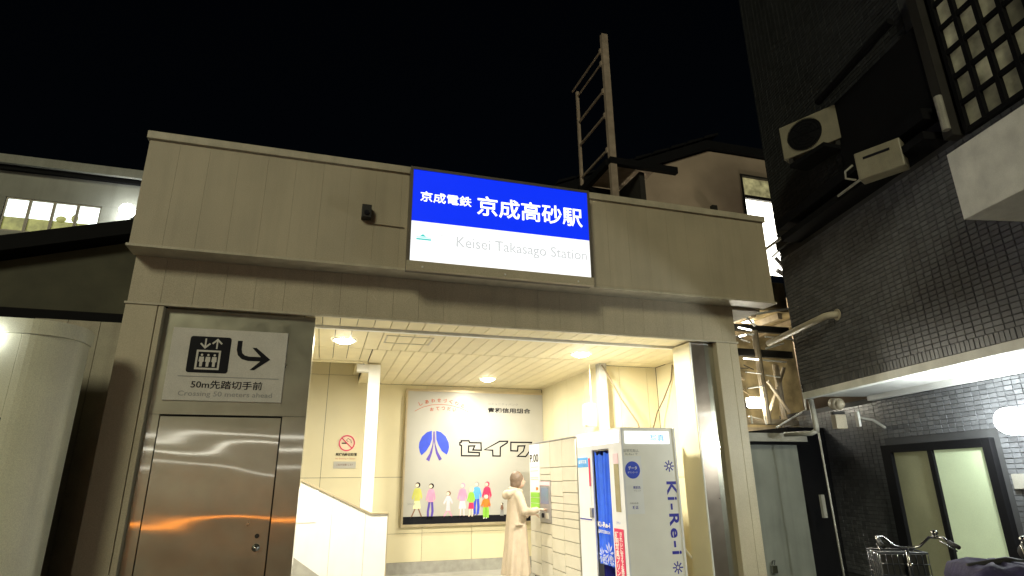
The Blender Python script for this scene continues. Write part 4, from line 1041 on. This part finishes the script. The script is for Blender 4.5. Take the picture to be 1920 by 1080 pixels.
wl3 = thing('entrance_lamp', 'glaring white globe lamp on the tiled wall under the canopy', 'wall lamp', WF @ Vector((LP, 5.41, 1.95)), WROT)
MB(WF).ball((LP - 0.13, 5.36, 1.99), 0.13, 24, 14).build('globe', 'e_cool', wl3, smooth=True)
MB(WF).cyl((LP - 0.001, 5.41, 1.99), (LP - 0.06, 5.41, 1.99), 0.06).build('bracket', 'darkm', wl3)
area('lamp', wl3, WF @ Vector((LP - 0.29, 5.36, 1.99)), WF.to_3x3() @ Vector((-1, 0, 0)), 80, 0.05, (0.93, 1.0, 0.97), kind='POINT')
# bracket lamp (off) near the inner corner, junction box and camera under the canopy
bl = thing('bracket_sign_lamp', 'small white bar lamp on a bracket near the door frame under the canopy', 'lamp', WF @ Vector((5.4, 7.2, 2.1)), WROT)
MB(WF).box(5.20, 7.30, 2.10, 5.23, 7.36, 2.29).build('bar', 'balc', bl)
MB(WF).tube([(5.51, 7.25, 2.08), (5.38, 7.28, 2.18), (5.235, 7.33, 2.22)], 0.018, 8).build('arm', 'pipe', bl)
cj = thing('meter_box', 'beige meter box with a round cover under the far end of the canopy', 'meter', WF @ Vector((4.85, 7.4, 2.1)), WROT)
MB(WF).box(4.93, 7.36, 2.08, 5.08, 7.46, 2.26).build('box', 'fascia', cj, bevel=0.006)
mb = MB(WF); mb.cyl((4.96, 7.40, 2.40), (4.96, 7.28, 2.38), 0.075); mb.ball((4.96, 7.27, 2.378), 0.06, 14, 8); mb.build('round_cover', 'fascia', cj, smooth=True)
MB(WF).box(4.925, 7.38, 2.263, 5.085, 7.44, 2.30).build('bracket', 'darkm', cj)

pp = thing('wall_pipe', 'beige horizontal pipe with an elbow on the charcoal tiled wall', 'pipe', WF @ Vector((4.5, 7.0, 3.3)), WROT)
MB(WF).tube([(4.50, 7.95, 3.33), (4.50, 6.66, 3.36), (4.51, 6.58, 3.365), (4.55, 6.52, 3.365), (4.615, 6.50, 3.365)], 0.043, 10).build('tube', 'coping', pp, smooth=True)
MB(WF).cyl((4.605, 6.50, 3.365), (4.612, 6.50, 3.365), 0.07).build('collar', 'coping', pp)

dp = thing('drain_pipe', 'grey drain pipe dropping from the canopy end past the shed roof', 'pipe', (6.2, 6.35, -0.1))
MB().tube([(6.14, 6.36, 2.47), (6.14, 6.34, 2.12), (6.13, 6.34, 2.05)], 0.035, 10).build('upper_tube', 'pipe', dp, smooth=True)
MB().tube([(6.13, 6.34, 2.06), (6.10, 6.40, 2.03), (5.98, 6.75, 2.04)], 0.032, 10).build('elbow', 'pipe', dp, smooth=True)
MB().tube([(6.16, 6.34, 2.04), (6.18, 6.33, -0.1)], 0.012, 8).build('thin_tube', 'pipe', dp, smooth=True)

# air conditioners
def ac_unit(name, label, c0, c1, z0, z1, depth):
    c0, c1 = Vector((*c0, 0)), Vector((*c1, 0)); u = (c1 - c0).normalized(); L_ = (c1 - c0).length
    nrm = Vector((u.y, -u.x, 0))
    if nrm.dot(-c0) < 0: nrm = -nrm
    rot = math.atan2(u.y, u.x)
    mid = (c0 + c1) / 2
    t = thing(name, label, 'air conditioner', (mid.x, mid.y, z0 - 0.03), rot, None)
    F = Matrix.Translation((c0.x, c0.y, 0)) @ Matrix.Rotation(rot, 4, 'Z')
    sgn = 1 if (F.to_3x3() @ Y_).dot(nrm) > 0 else -1     # direction of the front in local y
    f = lambda v: -sgn * v
    h = z1 - z0
    MB(F).box(0, f(0), z0, L_, f(depth), z1).build('casing', 'acwhite', t, bevel=0.012)
    return t, F, f, L_, h
t, F, f, L_, h = ac_unit('fan_outdoor_unit', 'beige outdoor air conditioner with a round black fan grille on the dark wall', (5.31, 5.29), (5.61, 4.62), 5.33, 5.80, 0.28)
fx, fz_ = 0.30, 5.565
MB(F).cyl((fx, f(-0.004), fz_), (fx, f(-0.012), fz_), 0.205, 36).build('fan_opening', 'roofdark', t)
gr = MB(F)
for r in (0.06, 0.10, 0.14, 0.18, 0.208):
    P = [(fx + r * math.cos(a * math.pi / 14), f(-0.020), fz_ + r * math.sin(a * math.pi / 14)) for a in range(29)]
    gr.tube(P, 0.003, 4, caps=False)
for k in range(4):
    a = k * math.pi / 4; gr.tube([(fx - 0.205 * math.cos(a), f(-0.022), fz_ - 0.205 * math.sin(a)), (fx + 0.205 * math.cos(a), f(-0.022), fz_ + 0.205 * math.sin(a))], 0.003, 4)
gr.build('grille', 'roofdark', t)
fb = MB(F)
for k in range(3):
    a = k * 2 * math.pi / 3 + .3
    fb.prism([(fx + r * math.cos(a + d), f(-0.015), fz_ + r * math.sin(a + d)) for r, d in ((0.03, -.4), (0.17, -.3), (0.18, .3), (0.03, .5))], (0, 0.002, 0))
fb.build('fan_blades', 'roofdark', t)
for xa in (0.05, L_ - 0.12): MB(F).box(xa, f(0.02), 5.26, xa + 0.05, f(0.26), 5.329).build('foot', 'darkm', t)
bk = tag(MB().box(5.35, 4.70, 5.20, 5.62, 5.25, 5.255).build('unit_bracket', 'roofdark'), 'black steel bracket carrying the round fan air conditioner', 'bracket')
t, F, f, L_, h = ac_unit('small_outdoor_unit', 'small beige outdoor unit with a dark slot on the ledge below the fan unit', (5.06, 4.12), (5.23, 3.73), 4.40, 4.71, 0.16)
MB(F).box(0.08, f(-0.006), 4.61, L_ - 0.10, f(0.0), 4.635).build('slot', 'black', t)
MB().tube([(5.07, 4.16, 4.60), (5.02, 4.22, 4.55), (5.03, 4.24, 4.48), (5.10, 4.18, 4.44)], 0.012, 6).build('hose', 'pipe', t, smooth=True)

# grey shed in the gap
sd_ = thing('grey_shed', 'grey metal storage shed squeezed between the station column and the tiled building', 'shed', (6.0, 7.2, -0.1))
MB().box(5.36, 7.2, -0.1, 6.56, 8.4, 1.93).build('wall', 'shed', sd_)
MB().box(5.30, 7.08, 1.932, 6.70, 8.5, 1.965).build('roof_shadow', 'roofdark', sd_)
MB().box(5.28, 7.02, 1.966, 6.60, 8.5, 2.08).build('roof', 'pipe', sd_)
MB().box(6.561, 7.25, -0.1, 6.60, 8.4, 1.93).build('corner_trim', 'offwhite', sd_)
lkx = MB(); lkx.tube([(5.83, 7.17, 0.38), (5.83, 7.15, 0.43), (5.87, 7.15, 0.43), (5.87, 7.17, 0.38)], 0.008, 6); lkx.box(5.81, 7.14, 0.28, 5.89, 7.18, 0.37); lkx.build('padlock', 'chrome', sd_)
MB().box(6.66, 7.0, 0.95, 6.72, 7.04, 1.25).build('latch_plate', 'pipe', sd_)
MB().box(6.61, 7.4, -0.1, 7.35, 8.4, 2.2).build('dark_side_panel', 'roofdark', sd_)

# ---- lit structures seen through the gap
gs = thing('rear_platform_structure', 'brightly lit steel stair and platform structure glimpsed through the gap', 'platform structure', (7.0, 9.0, -0.1))
MB().box(5.5, 10.6, -0.1, 10.0, 10.7, 5.8).build('wall', 'tanlit', gs)
MB().box(5.4, 8.7, 4.45, 9.6, 10.59, 4.52).build('ceiling', 'tanlit', gs)
MB().box(5.5, 8.6, 2.15, 9.6, 10.59, 2.30).build('deck', 'steelpost', gs)
gp_ = MB()
gp_.tube([(6.78, 8.0, 3.84), (6.80, 8.0, 2.30)], 0.055, 8); gp_.build('post', 'steelpost', gs)
MB().tube([(7.19, 8.1, 3.30), (7.22, 8.1, 2.30)], 0.050, 8).build('post', 'steelpost', gs)
MB().tube([(7.37, 8.1, 3.25), (6.85, 8.1, 2.34)], 0.030, 8).build('brace', 'steelpost', gs)
MB().tube([(6.95, 8.05, 3.0), (7.3, 8.05, 2.5)], 0.028, 8).build('brace', 'steelpost', gs)
MB().box(6.3, 8.0, 3.40, 7.5, 8.08, 3.52).build('beam', 'darkm', gs)
MB().box(6.3, 8.1, 3.86, 7.6, 8.18, 3.97).build('beam', 'darkm', gs)
MB().box(6.3, 8.02, 2.30, 7.45, 8.12, 2.38).build('beam', 'steelpost', gs)
for a, b, r, m_ in (((6.60, 4.06), (6.77, 3.91), .022, 'silver'), ((6.67, 4.09), (7.53, 4.27), .02, 'silver'), ((6.43, 3.86), (6.68, 3.83), .014, 'e_tubed'), ((6.43, 3.71), (6.55, 3.74), .018, 'e_tubed'), ((6.55, 3.74), (6.72, 3.76), .018, 'silver'), ((6.45, 3.66), (6.62, 3.62), .010, 'silver'),
                    ((6.45, 3.34), (6.74, 3.335), .012, 'e_tubed'), ((6.83, 3.33), (7.29, 3.32), .014, 'silver'), ((6.92, 3.53), (7.3, 3.64), .018, 'silver'), ((6.45, 3.12), (6.75, 3.10), .010, 'silver'), ((6.84, 3.08), (7.12, 3.06), .012, 'silver'), ((6.45, 2.85), (6.75, 2.90), .014, 'silver'), ((6.45, 2.42), (6.45, 2.30), .014, 'silver'), ((6.70, 2.42), (6.72, 2.28), .014, 'silver')):
    MB().tube([(a[0], 7.95, a[1]), (b[0], 7.95, b[1])], r, 6).build('rail', m_, gs)
MB().tube([(6.9, 7.9, 3.72), (7.44, 7.9, 3.71), (7.52, 7.9, 3.64), (7.50, 7.9, 2.53), (6.86, 7.9, 2.24)], 0.016, 6).build('cage_outline', 'silver', gs)
for (dx_, z0, z1) in ((7.38, 2.45, 3.3), (7.44, 2.5, 3.3), (6.55, 2.6, 3.3)):
    MB().tube([(dx_, 8.3, z0), (dx_, 8.3, z1)], 0.015, 6).build('baluster', 'steelpost', gs)
random.seed(5)
for k in range(26):
    xx = 6.3 + random.random() * 1.2; zz = 2.5 + random.random() * 1.6; l_ = random.uniform(0.15, 0.6)
    MB().tube([(xx, 9.2, zz), (xx + l_, 9.4, zz + random.uniform(-.12, .12))], random.uniform(.008, .03), 6).build('strut', random.choice(['steelpost', 'darkm', 'silver']), gs)
for k in range(6):
    piece('ceiling_beam', 'steelpost', gs, 5.6 + k * 0.6, 8.75, 4.32, 0.10, 1.8, 0.12)
gl = thing('gap_flood_lamp', 'bright warm floodlight shining among the steel posts in the gap', 'floodlight', (6.64, 8.4, 2.6))
MB().box(6.50, 7.98, 2.56, 6.84, 8.10, 2.72).build('lens', 'e_lens', gl, bevel=0.03)
MB().box(6.55, 8.11, 2.56, 6.80, 8.2, 2.70).build('housing', 'darkm', gl)
area('lamp', gl, (6.67, 8.6, 2.8), (0, 1, 0.4), 70, 0.3, (1.0, 0.90, 0.66))
gl2 = thing('platform_ceiling_lamp', 'fluorescent strip lamp under the rear platform ceiling behind the gap', 'strip lamp', (7.2, 9.4, 4.4))
MB().box(6.4, 9.3, 4.38, 7.9, 9.36, 4.42).build('tube', 'e_tube', gl2)
area('lamp', gl2, (7.2, 9.3, 4.3), (0, 0.2, -1), 40, 0.6, (1.0, 0.93, 0.74))

# ================================================================== BICYCLES
def bicycle(label, loc, heading, cover=False):
    """local frame: +x forward, wheels on z = -0.1"""
    t = thing('bicycle', label, 'bicycle', loc, heading)
    F = MX[t.name].copy(); zc = 0.33
    def part(mb, name, m, parent=t, smooth=True): return mb.build(name, m, parent, smooth=smooth)
    for wx in (-0.52, 0.55):
        b = MB(F); P = [(wx + 0.33 * math.cos(a * math.pi / 16), 0, zc + 0.33 * math.sin(a * math.pi / 16)) for a in range(33)]
        b.tube(P, 0.017, 8, caps=False); wh = part(b, 'wheel', 'rubber')
        b = MB(F); P = [(wx + 0.305 * math.cos(a * math.pi / 16), 0, zc + 0.305 * math.sin(a * math.pi / 16)) for a in range(33)]
        b.tube(P, 0.011, 6, caps=False); part(b, 'rim', 'chrome', wh)
        b = MB(F); b.cyl((wx, -0.04, zc), (wx, 0.04, zc), 0.018)
        for k in range(18):
            a = k * math.pi / 9; b.tube([(wx, 0.02 * (-1) ** k, zc), (wx + 0.3 * math.cos(a), 0, zc + 0.3 * math.sin(a))], 0.0012, 3)
        part(b, 'spokes', 'chrome', wh)
        b = MB(F); P = [(wx + 0.36 * math.cos(R(a)), 0, zc + 0.36 * math.sin(R(a))) for a in range(20, 190, 10)]
        b.tube(P, 0.014, 6); part(b, 'mudguard', 'chrome')
    b = MB(F)
    b.tube([(0.40, 0, 0.80), (0.05, 0, 0.36), (-0.10, 0, 0.28)], 0.018, 8); b.tube([(-0.10, 0, 0.28), (-0.24, 0, 0.84)], 0.016, 8)
    b.tube([(-0.10, 0, 0.28), (-0.52, 0.05, 0.33)], 0.010, 6); b.tube([(-0.10, 0, 0.28), (-0.52, -0.05, 0.33)], 0.010, 6)
    b.tube([(-0.20, 0.03, 0.72), (-0.52, 0.05, 0.33)], 0.009, 6); b.tube([(-0.20, -0.03, 0.72), (-0.52, -0.05, 0.33)], 0.009, 6)
    for s in (-1, 1): b.tube([(0.42, s * 0.045, 0.72), (0.55, s * 0.05, 0.33)], 0.011, 6)
    part(b, 'frame', 'bike')
    b = MB(F); b.tube([(0.42, 0, 0.72), (0.37, 0, 0.93), (0.365, 0, 1.065)], 0.013, 10); b.tube([(0.365, 0, 0.925), (0.3655, 0, 0.96)], 0.021, 10); part(b, 'stem', 'chrome')
    b = MB(F)
    b.tube([(0.20, 0.235, 1.12), (0.28, 0.225, 1.15), (0.345, 0.16, 1.145), (0.366, 0.09, 1.08), (0.37, 0.04, 1.068), (0.37, -0.04, 1.068), (0.366, -0.09, 1.08), (0.345, -0.16, 1.145), (0.28, -0.225, 1.15), (0.20, -0.235, 1.12)], 0.0105, 10)
    hb = part(b, 'handlebar', 'chrome')
    if cover:
        for s in (-1, 1):
            g_ = MB(F); g_.ball((0.19, s * 0.265, 1.09), 0.10, 16, 10, (1.35, 0.75, 0.8)); part(g_, 'hand_cover', 'rubber', hb)
    for s in (-1, 1):
        g_ = MB(F); g_.tube([(0.21, s * 0.235, 1.125), (0.10, s * 0.245, 1.10)], 0.016, 10); part(g_, 'grip', 'rubber', hb)
        g_ = MB(F); g_.tube([(0.28, s * 0.20, 1.13), (0.26, s * 0.235, 1.10), (0.15, s * 0.25, 1.07)], 0.006, 6); part(g_, 'brake_lever', 'chrome', hb)
    g_ = MB(F); g_.ball((0.31, -0.19, 1.18), 0.026, 14, 8, (1, 1, .8)); g_.cyl((0.31, -0.19, 1.15), (0.31, -0.19, 1.165), 0.018); part(g_, 'bell', 'chrome', hb)
    b = MB(F); b.ball((-0.27, 0, 0.87), 0.10, 16, 8, (1.3, 0.8, 0.35)); b.ball((-0.36, 0, 0.88), 0.10, 16, 8, (0.9, 1.1, 0.4)); part(b, 'saddle', 'rubber')
    b = MB(F)
    x0, x1, yy, z0, z1 = 0.46, 0.74, 0.17, 0.78, 1.02
    if cover:
        b = MB(F); random.seed(2)
        n_ = 28; rr = []
        for z, k in ((0.76, 1.0), (0.86, 1.06), (0.97, 1.10), (1.03, 1.02), (1.055, 0.7), (1.06, 0.2)):
            rr.append([b.bm.verts.new((0.60 + 0.20 * k * max(-1, min(1, 1.35 * math.cos(2 * math.pi * i / n_))) * (1 + .03 * math.sin(i * 2.3 + z * 9)), 0.24 * k * max(-1, min(1, 1.35 * math.sin(2 * math.pi * i / n_))) * (1 + .03 * math.sin(i * 3.1)), z + .012 * math.sin(i * 1.7))) for i in range(n_)])
        for a_, c_ in zip(rr, rr[1:]):
            for i in range(n_): b.bm.faces.new((a_[i], a_[(i + 1) % n_], c_[(i + 1) % n_], c_[i]))
        b.bm.faces.new(rr[-1]); part(b, 'basket_cover', 'purple')
        b = MB(F); b.tube([(0.40, -0.05, 1.045), (0.55, 0.05, 1.075), (0.78, 0.08, 1.04), (0.82, 0.10, 0.80)], 0.022, 8); part(b, 'cover_strap', 'rubber')
    else:
        for z in (0.78, 0.86, 0.94, 1.02):
            b.tube([(x0, -yy, z), (x1, -yy, z), (x1, yy, z), (x0, yy, z), (x0, -yy, z)], 0.004 if z < 1 else 0.007, 5)
        for k in range(9):
            y_ = -yy + k * yy / 4
            b.tube([(x0, y_, 1.02), (x0, y_, 0.78), (x1, y_, 0.78), (x1, y_, 1.02)], 0.003, 4)
        for k in range(7):
            x_ = x0 + k * (x1 - x0) / 6; b.tube([(x_, -yy, 1.02), (x_, -yy, 0.78), (x_, yy, 0.78), (x_, yy, 1.02)], 0.003, 4)
        bs = part(b, 'basket', 'bike')
        b = MB(F); b.box(x0 + .01, -yy + .01, .785, x1 - .01, yy - .01, 1.01); part(b, 'basket_liner', 'rubber', bs, False)
        b = MB(F); b.box(0.34, -0.14, 0.60, 0.36, 0.14, 0.72); part(b, 'rear_lock', 'rubber')
    return t
hd = R(90 - 49)
ca, sa = math.cos(hd), math.sin(hd)
def place(hx, hy, h): return (hx - 0.37 * math.cos(h), hy - 0.37 * math.sin(h), -0.1)

bicycle('bicycle with chrome handlebar and black front basket before the sliding door', place(4.35, 3.80, R(60)), R(60))
bicycle('bicycle with a purple cloth cover over its basket, at the right edge', place(4.42, 2.95, R(150)), R(150), True)

# ================================================================== OPPOSITE SIDE OF THE STREET (seen mirrored in the steel door)
op = thing('opposite_shop', 'shop front across the street behind the viewer, mirrored in the steel door', 'shop', (-2.0, -9.0, -0.1))
MB().box(-9.0, -12.0, -0.1, 5.0, -9.1, 6.0).build('wall', 'concrete', op)
MB().box(-8.0, -9.099, 0.6, 3.5, -9.06, 2.2).build('shutter', 'pipe', op)
MB().box(-8.5, -9.09, 3.3, 4.0, -7.8, 3.4).build('canopy', 'concrete', op)
for z, x0, x1, m_, r in ((2.86, -6.4, 0.6, 'e_tubed', 0.036), (2.46, -6.4, 0.6, 'e_tube', 0.016), (1.93, -6.2, 0.4, 'e_tubed', 0.022)):
    MB().box(x0, -8.08, z - r, x1, -8.03, z + r).build('light_tube', m_, op)
MB().box(-6.3, -8.07, 0.34, 0.6, -8.03, 0.375).build('orange_light_tube', 'e_orange', op)
MB().box(-6.4, -8.3, -0.1, 0.6, -8.08, 0.33).build('planter', 'concrete', op)
